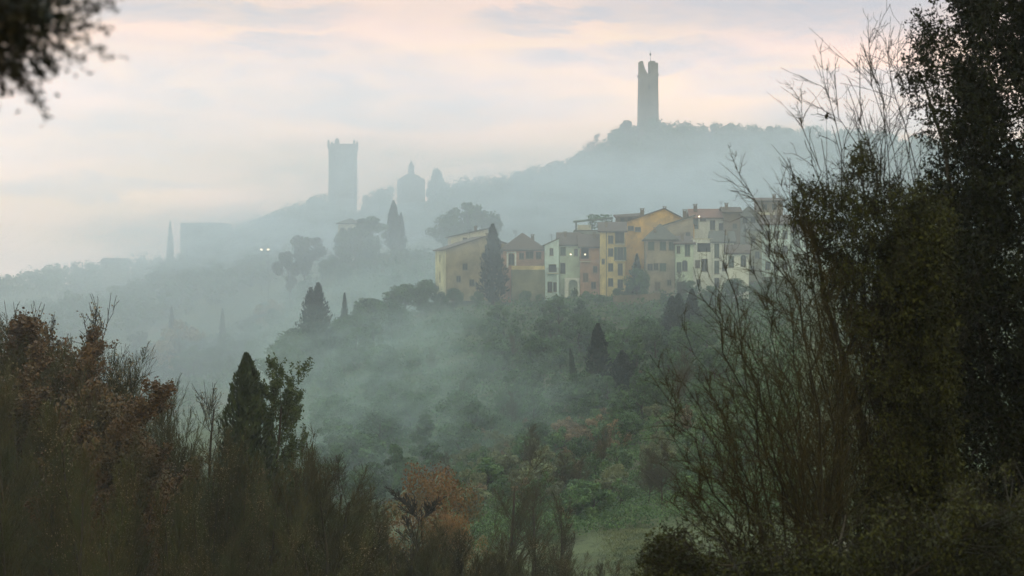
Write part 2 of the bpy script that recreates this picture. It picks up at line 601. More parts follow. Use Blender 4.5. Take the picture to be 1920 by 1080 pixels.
class House:
    def __init__(s, name, label, x0, x1, Y, top, basey, depth, rot, roof, rise, wall, roofm, cat='house', group=None, over=.45, peak=.5, zsink=1.5):
        s.O = P(x0, basey, Y)
        s.rot = R(rot)
        s.ex = Vector((math.cos(s.rot), math.sin(s.rot)))
        s.ey = Vector((-math.sin(s.rot), math.cos(s.rot)))
        s.w = s.hit(x1, s.O.xy, s.ex)[0]
        s.d = depth
        tz = (540 - top) / F * Y
        s.h = tz - s.O.z
        s.roof, s.rise, s.over, s.peak = roof, rise, over, peak
        s.wallm, s.roofm = wall, roofm
        s.root = empty(name, s.O, s.rot, label, cat, group)
        s.holes = {'F': [], 'L': [], 'R': []}
        s.arches = []
        s.zs = zsink

    def hit(s, px, o, e):
        # ray (dx,1)*t = o + u*e
        dx = (px - 960) / F
        # t*dx - u*ex = ox ; t - u*ey = oy
        det = -dx * e.y + e.x
        t = (o.x * -e.y + e.x * o.y) / det
        u = (dx * o.y - o.x) / det
        return u, t

    def uv(s, face, px, py):
        if face == 'F':
            o, e = s.O.xy, s.ex
        elif face == 'L':
            o, e = s.O.xy, s.ey
        else:
            o, e = s.O.xy + s.ex * s.w, s.ey
        u, t = s.hit(px, o, e)
        return u, t * (540 - py) / F - s.O.z

    def pt(s, face, u, z, dep):
        """local point dep metres behind the face"""
        if face == 'F':
            return (u, dep, z)
        if face == 'L':
            return (dep, u, z)
        return (s.w - dep, u, z)

    def win(s, px, py, w, h, style='win', face='F', sh=None, pane='glass'):
        u, z = s.uv(face, px, py)
        span = s.w if face == 'F' else s.d
        if style != 'loggia':
            w, h = w * 1.18, h * 1.12
        u0 = min(max(u - w / 2, .15), span - w - .15)
        u1 = u0 + w
        z0, z1 = z - h / 2, z + h / 2
        z1 = min(z1, s.h - .12)
        if z1 - z0 < .3 or u0 < .05:
            return
        for (a, b, c, d_) in s.holes[face]:
            if u0 < b + .05 and u1 > a - .05 and z0 < d_ + .05 and z1 > c - .05:
                return
        s.holes[face].append((u0, u1, z0, z1))
        dep = .9 if style == 'loggia' else .16
        b = MB()
        t = .07

        def bar(ua, ub, za, zb, d0, d1):
            q = [s.pt(face, ua, za, d0), s.pt(face, ub, zb, d1)]
            (xa, ya, zaa), (xb, yb, zbb) = q
            b.box(min(xa, xb), max(xa, xb), min(ya, yb), max(ya, yb), min(zaa, zbb), max(zaa, zbb))
        bar(u0, u0 + t, z0, z1, dep - .08, dep)
        bar(u1 - t, u1, z0, z1, dep - .08, dep)
        bar(u0 + t, u1 - t, z0, z0 + t, dep - .08, dep)
        bar(u0 + t, u1 - t, z1 - t, z1, dep - .08, dep)
        if style != 'loggia':
            um = (u0 + u1) / 2
            bar(um - .03, um + .03, z0 + t, z1 - t, dep - .07, dep - .01)
            bar(u0 - .08, u1 + .08, z0 - .1, z0, -.12, dep - .09)       # sill
        w_ = b.build('door' if style == 'door' else ('loggia' if style == 'loggia' else 'window'), M['frame'], s.root)
        p = MB()
        q = [s.pt(face, u0 + .02, z0 + .02, dep + .01), s.pt(face, u1 - .02, z0 + .02, dep + .01), s.pt(face, u1 - .02, z1 - .02, dep + .01), s.pt(face, u0 + .02, z1 - .02, dep + .01)]
        p.poly(q)
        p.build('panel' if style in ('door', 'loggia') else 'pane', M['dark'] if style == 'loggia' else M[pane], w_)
        if style == 'arch':
            s.arches.append((face, u0, u1, z1, w / 2))
        if style == 'loggia':
            rb = MB()
            b, keep = rb, b
            bar(u0, u1, z0 + .85, z0 + .92, -.03, .03)
            n = max(3, int((u1 - u0) / .22))
            for i in range(n + 1):
                uu = u0 + (u1 - u0 - .04) * i / n
                bar(uu, uu + .04, z0, z0 + .85, -.01, .02)
            b = keep
            rb.build('railing', M['metal'], s.root)
        if sh:
            for (ua, ub) in ((u0 - w * .48, u0 - .04), (u1 + .04, u1 + w * .48)):
                sb = MB()
                b, keep = sb, b
                bar(ua, ub, z0, z1, -.06, -.012)
                b = keep
                sb.build('shutter', M[sh], w_)

    def balcony(s, px, py, w, dep=1.0):
        u, z = s.uv('F', px, py)
        b = MB()
        b.box(u - w / 2, u + w / 2, -dep, -.004, z - .14, z)
        o = b.build('balcony', M['cream'], s.root)
        r = MB()
        r.box(u - w / 2, u + w / 2, -dep, -dep + .05, z + .9, z + .96)
        for sx in (-1, 1):
            xx = u + sx * (w / 2 - .025)
            r.box(xx - .025, xx + .025, -dep + .05, -.004, z + .9, z + .96)
        n = int(w / .2)
        for i in range(n + 1):
            xx = u - w / 2 + (w - .04) * i / n
            r.box(xx, xx + .04, -dep, -dep + .04, z, z + .9)
        r.build('railing', M['metal'], o)

    def face_mesh(s, b, face):
        span = s.w if face == 'F' else s.d
        hs = s.holes[face]
        us = sorted({0.0, span} | {x for h in hs for x in h[:2]})
        zs = sorted({-s.zs, s.h} | {x for h in hs for x in h[2:]})
        for i in range(len(us) - 1):
            for j in range(len(zs) - 1):
                um, zm = (us[i] + us[i + 1]) / 2, (zs[j] + zs[j + 1]) / 2
                if any(h[0] < um < h[1] and h[2] < zm < h[3] for h in hs):
                    continue
                b.poly([s.pt(face, us[i], zs[j], 0), s.pt(face, us[i + 1], zs[j], 0), s.pt(face, us[i + 1], zs[j + 1], 0), s.pt(face, us[i], zs[j + 1], 0)])
        for (u0, u1, z0, z1) in hs:
            dp = 1.0 if (u1 - u0) > 2.2 else .25
            c = [(u0, z0), (u1, z0), (u1, z1), (u0, z1)]
            for k in range(4):
                a, e = c[k], c[(k + 1) % 4]
                b.poly([s.pt(face, *a, 0), s.pt(face, *e, 0), s.pt(face, *e, dp), s.pt(face, *a, dp)])
        for (fc, u0, u1, z1, r) in s.arches:
            if fc != face:
                continue
            um = (u0 + u1) / 2
            for sx in (-1, 1):
                pts = [s.pt(face, um + sx * r, z1, .05)]
                for k in range(7):
                    a = k * math.pi / 12
                    pts.append(s.pt(face, um + sx * r * math.cos(a), z1 - r + r * math.sin(a), .05))
                b.poly(pts)

    def roof_z(s, u, v):
        t = s.roof
        if t == 'gx':
            return s.h + s.rise * (1 - abs(v - s.d / 2) / (s.d / 2))
        if t == 'gy':
            pk = s.w * s.peak
            return s.h + s.rise * ((u / pk) if u < pk else (s.w - u) / (s.w - pk))
        if t == 'hip':
            k = s.d / 2
            return s.h + s.rise * min(1, min(v, s.d - v, u, s.w - u) / k)
        if t == 'back':
            return s.h + s.rise * v / s.d
        if t == 'right':
            return s.h + s.rise * u / s.w
        if t == 'left':
            return s.h + s.rise * (1 - u / s.w)
        return s.h

    def finish(s, chimneys=(), antenna=None, roofname='roof'):
        b = MB()
        for f in 'FLR':
            s.face_mesh(b, f)
        w, d, h, r = s.w, s.d, s.h, s.rise
        b.poly([(w, d, -s.zs), (0, d, -s.zs), (0, d, h), (w, d, h)])
        t = s.roof
        if t == 'gx':
            for x in (0, w):
                b.poly([(x, 0, h), (x, d, h), (x, d / 2, h + r)])
        elif t == 'gy':
            for y in (0, d):
                b.poly([(0, y, h), (w, y, h), (w * s.peak, y, h + r)])
        elif t == 'back':
            for x in (0, w):
                b.poly([(x, 0, h), (x, d, h), (x, d, h + r)])
            b.poly([(0, d, h), (w, d, h), (w, d, h + r), (0, d, h + r)])
        elif t in ('right', 'left'):
            for y in (0, d):
                b.poly([(0, y, h), (w, y, h), (w, y, h + r)] if t == 'right' else [(0, y, h), (w, y, h), (0, y, h + r)])
            x = w if t == 'right' else 0
            b.poly([(x, 0, h), (x, d, h), (x, d, h + r), (x, 0, h + r)])
        b.build('wall', M[s.wallm], s.root)
        rb = MB()
        o = s.over
        T = .22
        e = .2      # top of the slab above the wall plate
        if t == 'gx':
            k = r / (d / 2)
            rb.slab([(-o, -o, h - o * k + e), (w + o, -o, h - o * k + e), (w + o, d / 2, h + r + e), (-o, d / 2, h + r + e)], T)
            rb.slab([(-o, d / 2, h + r + e), (w + o, d / 2, h + r + e), (w + o, d + o, h - o * k + e), (-o, d + o, h - o * k + e)], T)
        elif t == 'gy':
            pk = w * s.peak
            k1, k2 = r / pk, r / (w - pk)
            rb.slab([(-o, -o, h - o * k1 + e), (pk, -o, h + r + e), (pk, d + o, h + r + e), (-o, d + o, h - o * k1 + e)], T)
            rb.slab([(pk, -o, h + r + e), (w + o, -o, h - o * k2 + e), (w + o, d + o, h - o * k2 + e), (pk, d + o, h + r + e)], T)
        elif t == 'hip':
            a = min(d / 2, w / 2 - .1)
            k = r / a
            z = h - o * k + e
            A, B_, C_, D_ = (-o, -o, z), (w + o, -o, z), (w + o, d + o, z), (-o, d + o, z)
            E_, F_ = (a, d / 2, h + r + e), (w - a, d / 2, h + r + e)
            rb.slab([A, B_, F_, E_], T)
            rb.slab([B_, C_, F_], T)
            rb.slab([C_, D_, E_, F_], T)
            rb.slab([D_, A, E_], T)
        elif t == 'back':
            k = r / d
            rb.slab([(-o, -o, h - o * k + e), (w + o, -o, h - o * k + e), (w + o, d + o, h + r + o * k + e), (-o, d + o, h + r + o * k + e)], T)
        elif t in ('right', 'left'):
            k = r / w
            zl, zr = (h - o * k + e, h + r + o * k + e) if t == 'right' else (h + r + o * k + e, h - o * k + e)
            rb.slab([(-o, -o, zl), (w + o, -o, zr), (w + o, d + o, zr), (-o, d + o, zl)], T)
        else:
            rb.slab([(-.15, -.15, h + e), (w + .15, -.15, h + e), (w + .15, d + .15, h + e), (-.15, d + .15, h + e)], T)
        ro = rb.build(roofname, M[s.roofm], s.root)
        if t in ('gx', 'hip', 'back') and w > 3:
            g = MB()
            kk = {'gx': r / (d / 2), 'hip': r / (min(d / 2, w / 2 - .1)), 'back': r / d}[t]
            ze = h - o * kk + e - T - .02
            g.tube((-o, -o - .06, ze), (w + o, -o - .06, ze), .07, .07, 6)
            g.build('gutter', M['metal'], ro)
        for (u, v, hh, ww) in chimneys:
            c = MB()
            z0 = s.roof_z(u, v)
            c.box(u - ww / 2, u + ww / 2, v - ww / 2, v + ww / 2, z0 - .3, z0 + hh)
            c.box(u - ww / 2 - .1, u + ww / 2 + .1, v - ww / 2 - .1, v + ww / 2 + .1, z0 + hh + .15, z0 + hh + .27)
            for sx in (-1, 1):
                for sy in (-1, 1):
                    c.box(u + sx * ww * .38 - .06, u + sx * ww * .38 + .06, v + sy * ww * .38 - .06, v + sy * ww * .38 + .06, z0 + hh, z0 + hh + .15)
            c.build('chimney', M['brownw'], ro)
        if antenna:
            u, v, hh = antenna
            z0 = s.roof_z(u, v)
            c = MB()
            c.tube((u, v, z0 - .2), (u, v, z0 + hh), .03, .025)
            for k in range(4):
                c.tube((u - .5 + k * .06, v, z0 + hh - .1 - k * .18), (u + .5 - k * .06, v, z0 + hh - .1 - k * .18), .018, .018, 4)
            c.build('antenna', M['metal'], ro)
        return s.root


def pipe(H, px, mat='metal'):
    u, _ = H.uv('F', px, 500)
    c = MB()
    c.tube((u, -.08, -H.zs), (u, -.08, H.h - .1), .06, .06)
    c.build('drainpipe', M[mat], H.root)


G_ROW = 'houses in the row on the ridge'
# H1 long stone house with the narrow pale yellow end
H = House('long_house', 'long brown stone house with pale yellow end wall, leftmost of the row', 836, 985, 444, 468, 550, 10.5, 13, 'gy', 2.5, 'stonew', 'roof', group=G_ROW, peak=.48)
H.win(872, 500, .9, 1.2, face='F')
H.win(885, 530, .9, 1.2, face='F')
H.win(860, 523, .8, 1.1, face='F')
H.win(825, 484, .8, 1.1, face='L', sh=None)
H.win(825, 519, .9, 1.9, face='L')
H.finish([(9.0, 3.5, 1.0, .6)], (6, 6, 2.2))
# pale end wall skin, proud of the stone
b = MB()
u0 = .05
hs = sorted(H.holes['L'])
us = sorted({u0, H.d - .05} | {x for h in hs for x in h[:2]})
zs = sorted({-1.4, H.h - .05} | {x for h in hs for x in h[2:]})
for i in range(len(us) - 1):
    for j in range(len(zs) - 1):
        um, zm = (us[i] + us[i + 1]) / 2, (zs[j] + zs[j + 1]) / 2
        if not any(h[0] < um < h[1] and h[2] < zm < h[3] for h in hs):
            b.box(-.03, -.003, us[i], us[i + 1], zs[j], zs[j + 1])
e_ = b.build('end_wall', M['paleyellow'], H.root)
e_['label'] = 'pale yellow plastered end wall'
# pale house seen over the roof of H1
H = House('house', 'low cream house whose pale wall shows above the long stone house', 846, 915, 462, 444, 520, 9, 6, 'right', 1.6, 'cream', 'roofgrey', group=G_ROW)
H.win(872, 449, .8, .7)
H.finish([(5.2, 3, .9, .5)])
# H2 pink house with terrace
H = House('house', 'rose house with hipped brown roof and broad terrace, right of the tall cypress', 943, 1021, 440, 466, 552, 9, 3, 'hip', 2.9, 'rose', 'roof', group=G_ROW)
H.win(959, 486, 1.0, 2.0, 'arch')
H.win(993, 478, 1.3, 1.3)
H.win(1010, 479, .9, 1.2)
H.win(978, 480, .8, 1.1)
H.finish([(5.9, 3.4, 1.2, .6)], (2.6, 5, 2))
b = MB()
u, z = H.uv('F', 950, 506)
b.box(1.6, H.w - .1, -2.6, -.004, -2.5, z)
t_ = b.build('terrace', M['olivew'], H.root)
b = MB()
b.box(1.6, H.w - .1, -2.6, -2.45, z + .004, z + .75)
b.box(1.6, 1.75, -2.45, -.004, z + .004, z + .75)
b.build('parapet', M['yellow'], t_)
b = MB()
b.box(.004, 1.5, -.15, -.004, z - 1.2, H.h - .4)
# white plaster surround of the arched window: four pieces butted round the opening
hu = H.holes['F'][0]
b = MB()
b.box(hu[0] - .35, hu[0] - .01, -.03, -.003, hu[2] - .5, hu[3] + .35)
b.box(hu[1] + .01, hu[1] + .35, -.03, -.003, hu[2] - .5, hu[3] + .35)
b.box(hu[0] - .01, hu[1] + .01, -.03, -.003, hu[3] + .01, hu[3] + .35)
b.build('window_surround', M['white'], H.root)
# H3 narrow blue-white house
H = House('house', 'narrow blue-white house with slanting top and pillars under its balcony', 1022, 1048, 438, 460, 560, 8, 2, 'right', 1.25, 'bluew', 'roofgrey', group=G_ROW, over=.15)
H.win(1034, 472, .62, 1.25)
H.win(1036, 503, 1.5, 1.5, 'loggia')
H.balcony(1036, 512, 2.3, 1.0)
H.win(1031, 538, .8, 1.8, 'door', pane='dark')
H.win(1042, 538, .8, 1.6, 'door', pane='dark')
for px in (1024, 1045):
    u, z = H.uv('F', px, 514)
    u = min(max(u, .2), H.w - .2)
    b = MB()
    b.box(u - .16, u + .16, -1.0, -.7, -1.5, z - .15)
    b.build('pillar', M['bluew'], H.root)
H.finish(antenna=(1.5, 5, 1.6))
# H4 pale green house with green door, white arch below
H = House('house', 'pale green house with brown roof and white arch at its foot', 1049, 1087, 441, 458, 558, 9, 1, 'gx', 2.2, 'greenw', 'roof', group=G_ROW)
H.win(1053, 471, .9, 1.4, pane='shutter')
H.win(1053, 503, .85, 1.8, 'door', pane='dark')
H.win(1068, 473, 1.3, 1.9, pane='shutbrown')
H.win(1068, 503, 1.4, 2.3, 'door', pane='shutter')
H.win(1080, 473, .6, 1.2)
H.finish([(1.2, 3, .8, .5)])
u0, zt = H.uv('F', 1058, 521)
u1, _ = H.uv('F', 1086, 521)
b = MB()
cx, rr = (u0 + u1) / 2 + .2, (u1 - u0) / 2 - .55
zc = zt - .35 - rr
pts_o, n = [], 16
for k in range(n):
    a0, a1 = math.pi * k / n, math.pi * (k + 1) / n
    for yy in (-1.6, -1.25):
        x0, z0 = cx + rr * math.cos(a0), zc + rr * math.sin(a0)
        x1, z1 = cx + rr * math.cos(a1), zc + rr * math.sin(a1)
        b.poly([(x0, yy, z0), (x0, yy, zt), (x1, yy, zt), (x1, yy, z1)])
    b.poly([(cx + rr * math.cos(a0), -1.6, zc + rr * math.sin(a0)), (cx + rr * math.cos(a1), -1.6, zc + rr * math.sin(a1)),
            (cx + rr * math.cos(a1), -1.25, zc + rr * math.sin(a1)), (cx + rr * math.cos(a0), -1.25, zc + rr * math.sin(a0))])
b.box(u0, cx - rr, -1.6, -1.25, -3.0, zt)
b.box(cx + rr, u1, -1.6, -1.25, -3.0, zt)
b.box(u0, u1, -1.25, -.004, zt - .18, zt - .004)
b.build('arch', M['white'], H.root)
# H5 rose and orange house with lit loggia
H = House('house', 'rose house with orange upper corner and dark lamp-lit loggia', 1088, 1124, 439, 462, 565, 9, 1, 'gx', 2.3, 'rose', 'roof', group=G_ROW)
H.win(1096, 474, 1.5, 2.3, 'loggia')
H.balcony(1097, 490, 2.2, .9)
H.win(1116, 505, .7, 1.1)
H.win(1098, 520, .9, 1.5, pane='shutbrown')
H.win(1113, 535, .8, 1.2)
u0, z0 = H.uv('F', 1105, 487)
b = MB()
b.box(u0, H.w - .03, -.03, -.003, z0, H.h - .15)
b.build('plaster_panel', M['orange'], H.root)
H.finish([(2.9, 3, 1.0, .5)])
# H6 tall yellow house
H = House('tall_house', 'tall yellow five-storey house with paired window columns and small balconies', 1125, 1172, 436, 434, 568, 9, -2, 'back', 1.8, 'yellow', 'roof', group=G_ROW)
for py in (449, 473, 501, 529):
    H.win(1145, py, .85, 1.35, sh=None)
H.win(1163, 445, 1.5, 2.2, 'win', sh=None)
H.win(1163, 476, 1.0, 2.3, 'win', sh='shutter')
H.win(1163, 505, .8, 2.0)
H.win(1163, 532, .9, 1.5)
H.win(1131, 490, .5, .9)
H.balcony(1163, 457, 1.9, .7)
H.balcony(1163, 488, 2.0, .7)
pipe(H, 1137)
b = MB()
u1, _ = H.uv('F', 1136, 500)
zz = sorted(H.holes['F'])
b.box(.02, u1 - .1, -.025, -.003, -1.4, H.h - .2) if not any(h[0] < u1 for h in zz) else None
if b.v:
    b.build('plaster_panel', M['ochre'], H.root)
H.finish([(1.2, 4, .9, .5)])
# H7 big ochre house
H = House('tall_house', 'large ochre house with broad blank gable, tallest and brightest of the row', 1160, 1302, 447, 421, 562, 13, 2, 'gy', 3.05, 'ochre', 'roof', group=G_ROW, peak=.60)
H.win(1183, 428, 1.0, .8)
H.win(1196, 430, 1.0, .8)
H.finish([(4.8, 2.2, 1.3, .7), (9.6, 6, .8, .6)])
b = MB()
u0, z0 = H.uv('F', 1158, 414)
u1, z1 = H.uv('F', 1206, 402)
zb = H.h - .6
b.box(u0, u1, .8, 5.5, zb, z1 - .25)
dr = b.build('dormer', M['brownw'], H.root)
b = MB()
b.slab([(u0 - .4, .3, z1 - .55), (u1 + .4, .3, z1 - .2), (u1 + .4, 6, z1 + .5), (u0 - .4, 6, z1 + .1)], .2)
b.build('roof', M['roof'], dr)
for k in range(3):
    b = MB()
    c = u0 + 1.0 + k * 1.5
    b.box(c - .4, c + .4, .72, .797, z1 - 1.35, z1 - .55)
    b.build('pane', M['glass'], dr)
# roof terrace with pergola behind
H = House('house', 'green-grey house with planted roof pergola above the brown roofs', 1078, 1152, 455, 433, 520, 8, 0, 'flat', 0, 'greyw', 'roofgrey', group=G_ROW)
H.win(1090, 440, .8, .6)
H.finish(roofname='roof_deck')
pg = MB()
for (u, v) in ((.3, .3), (3.4, .3), (7.2, .3), (.3, 5), (7.2, 5)):
    pg.box(u - .08, u + .08, v - .08, v + .08, H.h + .2, H.h + 2.0)
pg.build('post', M['metal'], H.root)
pg = MB()
pg.slab([(-.2, -.2, H.h + 1.9), (7.6, -.2, H.h + 2.7), (7.6, 5.6, H.h + 3.0), (-.2, 5.6, H.h + 2.2)], .3)
pg.build('pergola_cover', M['canvas'], H.root)
pg = MB()
pg.box(.5, 3.2, .1, .35, H.h + .2, H.h + 1.2)
pg.build('parapet', M['cream'], H.root)
rg = np.random.default_rng(3)
n = 500
c = np.stack([rg.uniform(2.6, 7.6, n), rg.uniform(-.3, 5, n), H.h + rg.uniform(.5, 3.3, n)], 1)
v, f = leaves(c, rg.normal(size=(n, 3)), rg.uniform(.25, .5, n), rg, .8)
obj('climbing_foliage', v, f, M['green'], H.root)
# pale slanted parapet between
b = MB()
a0, a1 = P(1112, 441, 445), P(1158, 419, 449)
rt = empty('parapet_wall', (a0.x, a0.y, a0.z), 0, 'pale slanting parapet climbing between brown roofs beside the yellow house', 'wall')
dx, dy, dz = a1 - a0
b.poly([(0, 0, -1.2), (dx, dy, dz - 1.2), (dx, dy, dz), (0, 0, 0)])
b.poly([(0, .35, -1.2), (dx, dy + .35, dz - 1.2), (dx, dy + .35, dz), (0, .35, 0)])
b.poly([(0, 0, 0), (dx, dy, dz), (dx, dy + .35, dz), (0, .35, 0)])
b.poly([(0, 0, -1.2), (0, 0, 0), (0, .35, 0), (0, .35, -1.2)])
b.poly([(dx, dy, dz - 1.2), (dx, dy, dz), (dx, dy + .35, dz), (dx, dy + .35, dz - 1.2)])
b.build('wall', M['cream'], rt)
# H8 beige
H = House('house', 'beige house with wide grey-brown hipped roof, right of the ochre gable', 1212, 1268, 432, 446, 565, 10, -1, 'hip', 2.6, 'beige', 'roofgrey', group=G_ROW)
H.win(1221, 461, 1.05, 1.5, pane='shutter')
H.win(1243, 461, 1.05, 1.5, pane='shutter')
H.win(1259, 461, .9, 1.4, pane='shutter')
H.win(1219, 501, .9, 1.2)
H.win(1230, 500, .8, 1.2)
H.win(1243, 501, 1.1, 1.4, pane='shutter')
H.win(1233, 537, .9, 1.5, 'door', pane='shutbrown')
H.win(1255, 530, .7, 1.0)
pipe(H, 1266)
H.finish([(1.7, 2.2, .9, .55)])
# roof rising behind H8
H = House('house', 'grey-brown roofed house with tall pinkish chimney behind the beige one', 1236, 1300, 443, 426, 500, 10, -2, 'right', 2.1, 'beige', 'roofgrey', group=G_ROW)
H.win(1290, 440, .8, .9)
H.finish([(5.0, 2, 1.6, .75), (3.2, 5, .9, .5)])
# H9
H = House('house', 'pale green house with tall shutter and small arched window, right of the beige one', 1267, 1300, 430, 457, 565, 9, -1, 'back', 1.4, 'greenw', 'roof', group=G_ROW)
H.win(1289, 467, .85, 2.4, pane='shutter')
H.win(1272, 468, .6, 1.2)
H.win(1270, 501, .8, 1.7, pane='shutter')
H.win(1284, 498, .9, 1.8, 'arch')
H.win(1274, 534, .7, 1.0, pane='shutbrown')
H.finish([(1.4, 3, 1.4, .6)])
# H10 white with arched loggia
H = House('house', 'white house with broad dark loggia under a pale cornice', 1300, 1335, 431, 449, 560, 9, -1, 'flat', 0, 'white', 'cream', group=G_ROW)
H.win(1320, 464, 2.5, 1.7, 'loggia')
H.win(1321, 497, 1.0, 2.1, 'door', pane='dark')
H.win(1308, 495, .8, 1.3, pane='shutbrown')
H.win(1330, 498, .45, .9)
H.win(1310, 530, .7, 1.2)
H.finish()
# H11 white
H = House('house', 'white house with one column of tall shuttered windows and grey-green roof', 1336, 1376, 430, 453, 555, 10, -2, 'gx', 1.9, 'white', 'roofgrey', group=G_ROW)
H.win(1344, 470, .8, 2.4, pane='shutter')
H.win(1344, 501, .8, 2.2, pane='shutter')
H.win(1362, 470, .6, 1.1)
H.win(1358, 500, .7, 1.4)
H.win(1344, 530, .8, 1.6)
H.finish([(2.7, 3, .9, .5)])
# H12
H = House('house', 'small white house with paired arched windows, lowest of the right-hand row', 1364, 1404, 424, 474, 545, 7, -3, 'gx', 1.4, 'white', 'roof', group=G_ROW)
H.win(1371, 491, .9, 1.9, 'door', pane='shutter')
H.win(1382, 490, .9, 1.9, 'arch')
H.win(1394, 489, .9, 1.9, 'arch')
H.finish()
# H13
H = House('house', 'upper white house with faded red roof and dark doorways, behind the loggia house', 1296, 1358, 455, 408, 470, 9, -1, 'gx', 1.7, 'white', 'roofred', group=G_ROW)
H.win(1336, 422, .9, 1.7, 'door', pane='dark')
H.win(1353, 425, .8, 1.3, 'door', pane='dark')
H.win(1318, 412, 1.0, .5)
H.win(1302, 418, 1.1, 2.0, pane='shutter')
H.finish([(1.0, 3, 1.4, .7)], (6.2, 4, 2.0))
# H14
H = House('house', 'red-brown blank-walled house between faded red roof and grey hipped roof', 1358, 1388, 452, 398, 462, 9, 0, 'gx', 1.0, 'brownw', 'roof', group=G_ROW)
H.win(1378, 424, .8, 1.0)
H.finish([(.6, 2, 1.2, .6)])
# H15
H = House('house', 'grey house with low grey-green hipped roof, highest but one at the right', 1386, 1424, 456, 404, 470, 9, -2, 'hip', 1.7, 'greyw', 'roofgrey', group=G_ROW)
H.win(1397, 414, .9, 1.1)
H.win(1412, 414, .9, 1.1)
H.win(1402, 436, .9, 1.2)
H.finish(antenna=(3, 4, 1.5))
# H16
H = House('tall_house', 'tall brown house with cream balcony band, topmost at the right of the row', 1420, 1468, 459, 377, 480, 9, -2, 'back', .8, 'brownw', 'roof', group=G_ROW)
H.win(1434, 388, .9, 1.1)
H.win(1452, 388, .9, 1.1)
H.win(1432, 412, 1.2, 1.4, pane='shutter')
H.win(1450, 412, .9, 1.2)
H.win(1440, 436, .9, 1.2)
u0, z0 = H.uv('F', 1424, 403)
b = MB()
b.box(.2, 3.4, -.9, -.004, z0 - .3, z0 + .55)
b.build('balcony', M['cream'], H.root)
H.finish([(3.6, 3, 1.0, .6)])
# H18, H17, H20
H = House('house', 'narrow olive house half hidden by bare twigs', 1404, 1428, 435, 431, 540, 8, -2, 'gx', 1.2, 'olivew', 'roofgrey', group=G_ROW)
H.win(1412, 450, .8, 1.3)
H.win(1420, 478, .8, 1.3)
H.win(1411, 505, .8, 1.2)
H.finish()
H = House('house', 'pale blue house seen through the bare twigs', 1428, 1482, 437, 420, 540, 9, -3, 'gx', 1.7, 'bluew', 'roof', group=G_ROW)
for py in (440, 468, 498):
    for px in (1440, 1456, 1472):
        H.win(px, py, .9, 1.4, pane='glass')
H.finish([(2, 3, 1, .5)])
H = House('house', 'pale blue house half covered by evergreen leaves, rightmost of the row', 1484, 1560, 440, 436, 540, 9, -4, 'gx', 2.0, 'bluew', 'roof', group=G_ROW)
for py in (455, 485):
    for px in (1495, 1512, 1530):
        H.win(px, py, .9, 1.4)
H.finish([(5, 3, 1, .5)])

# lamps on the houses
def wall_lamp(px, py, Y, label):
    p = P(px, py, Y)
    r = empty('wall_lamp', p, 0, label, 'lamp', 'lit lamps on the houses')
    bpy.ops.mesh.primitive_uv_sphere_add(segments=12, ring_count=8, radius=.15)
    s_ = bpy.context.object
    s_.name = 'bulb'
    s_.parent = r
    s_.data.materials.append(M['lamp'])
    b = MB()
    b.tube((0, .1, .12), (0, .55, .22), .03, .03)
    b.build('bracket', M['metal'], r)


wall_lamp(1070, 477, 439.9, 'lit lamp on the pale green house above its green door')
wall_lamp(1097, 477, 438.2, 'lit lamp in the dark loggia of the rose house')
wall_lamp(1311, 406, 454.3, 'lit lamp under the eave of the faded red roof')

# retaining wall below the houses
def wall_run(name, label, pts, h, th, mat, group=None):
    a = P(*pts[0])
    r = empty(name, a, 0, label, 'wall', group)
    b = MB()
    for k in range(len(pts) - 1):
        p, q = P(*pts[k]) - a, P(*pts[k + 1]) - a
        dirn = (q - p).xy.normalized()
        nn = Vector((-dirn.y, dirn.x)) * th
        v = [(p.x, p.y, p.z - 3), (q.x, q.y, q.z - 3), (q.x + nn.x, q.y + nn.y, q.z - 3), (p.x + nn.x, p.y + nn.y, p.z - 3),
             (p.x, p.y, p.z + h), (q.x, q.y, q.z + h), (q.x + nn.x, q.y + nn.y, q.z + h), (p.x + nn.x, p.y + nn.y, p.z + h)]
        n = len(b.v)
        b.v += v
        b.f += [[n, n + 1, n + 5, n + 4], [n + 2, n + 3, n + 7, n + 6], [n + 4, n + 5, n + 6, n + 7], [n + 1, n + 2, n + 6, n + 5], [n + 3, n, n + 4, n + 7]]
    b.build('masonry', mat, r)
    return r


wall_run('retaining_wall', 'rose-grey retaining wall on the slope under the beige house', [(1150, 585, 424), (1195, 583, 425), (1238, 580, 426)], 3.0, .5, M['brownw'])

# ------------------------------------------------------------------ far towers and church
def ring(c, n, r, z, rot=0.0):
    return [(c[0] + r * math.cos(rot + 2 * math.pi * i / n), c[1] + r * math.sin(rot + 2 * math.pi * i / n), z) for i in range(n)]


def loft(b, rings, cap=True):
    n = len(rings[0])
    k = len(b.v)
    for r_ in rings:
        b.v += r_
    for j in range(len(rings) - 1):
        for i in range(n):
            i2 = (i + 1) % n
            b.f.append([k + j * n + i, k + j * n + i2, k + (j + 1) * n + i2, k + (j + 1) * n + i])
    if cap:
        b.f.append([k + (len(rings) - 1) * n + i for i in range(n)])


YF = 875
s_ = YF / F
base = P(1215, 262, YF)
T1 = empty('ruined_tower', base, R(4), 'tall slender brick tower with broken two-horned top on the far hill', 'tower')
zt = (262 - 141) * s_
wb, wt = 18.5 * s_, 16.8 * s_
b = MB()


def sq(w, z):
    return [(-w, -w, z), (w, -w, z), (w, w, z), (-w, w, z)]


# solid shaft; slit openings are dark blocks, their shade painted as colour
loft(b, [sq(wb, -4), sq(wb, 0), sq(wt, zt)])
b.build('shaft', M['towerw'], T1)
b = MB()
b.box(-wt - .25, wt + .25, -wt - .25, wt + .25, zt - .6, zt + .25)
b.build('cornice', M['towerw'], T1)
b = MB()
z0 = zt + .25
hl = 24 * s_
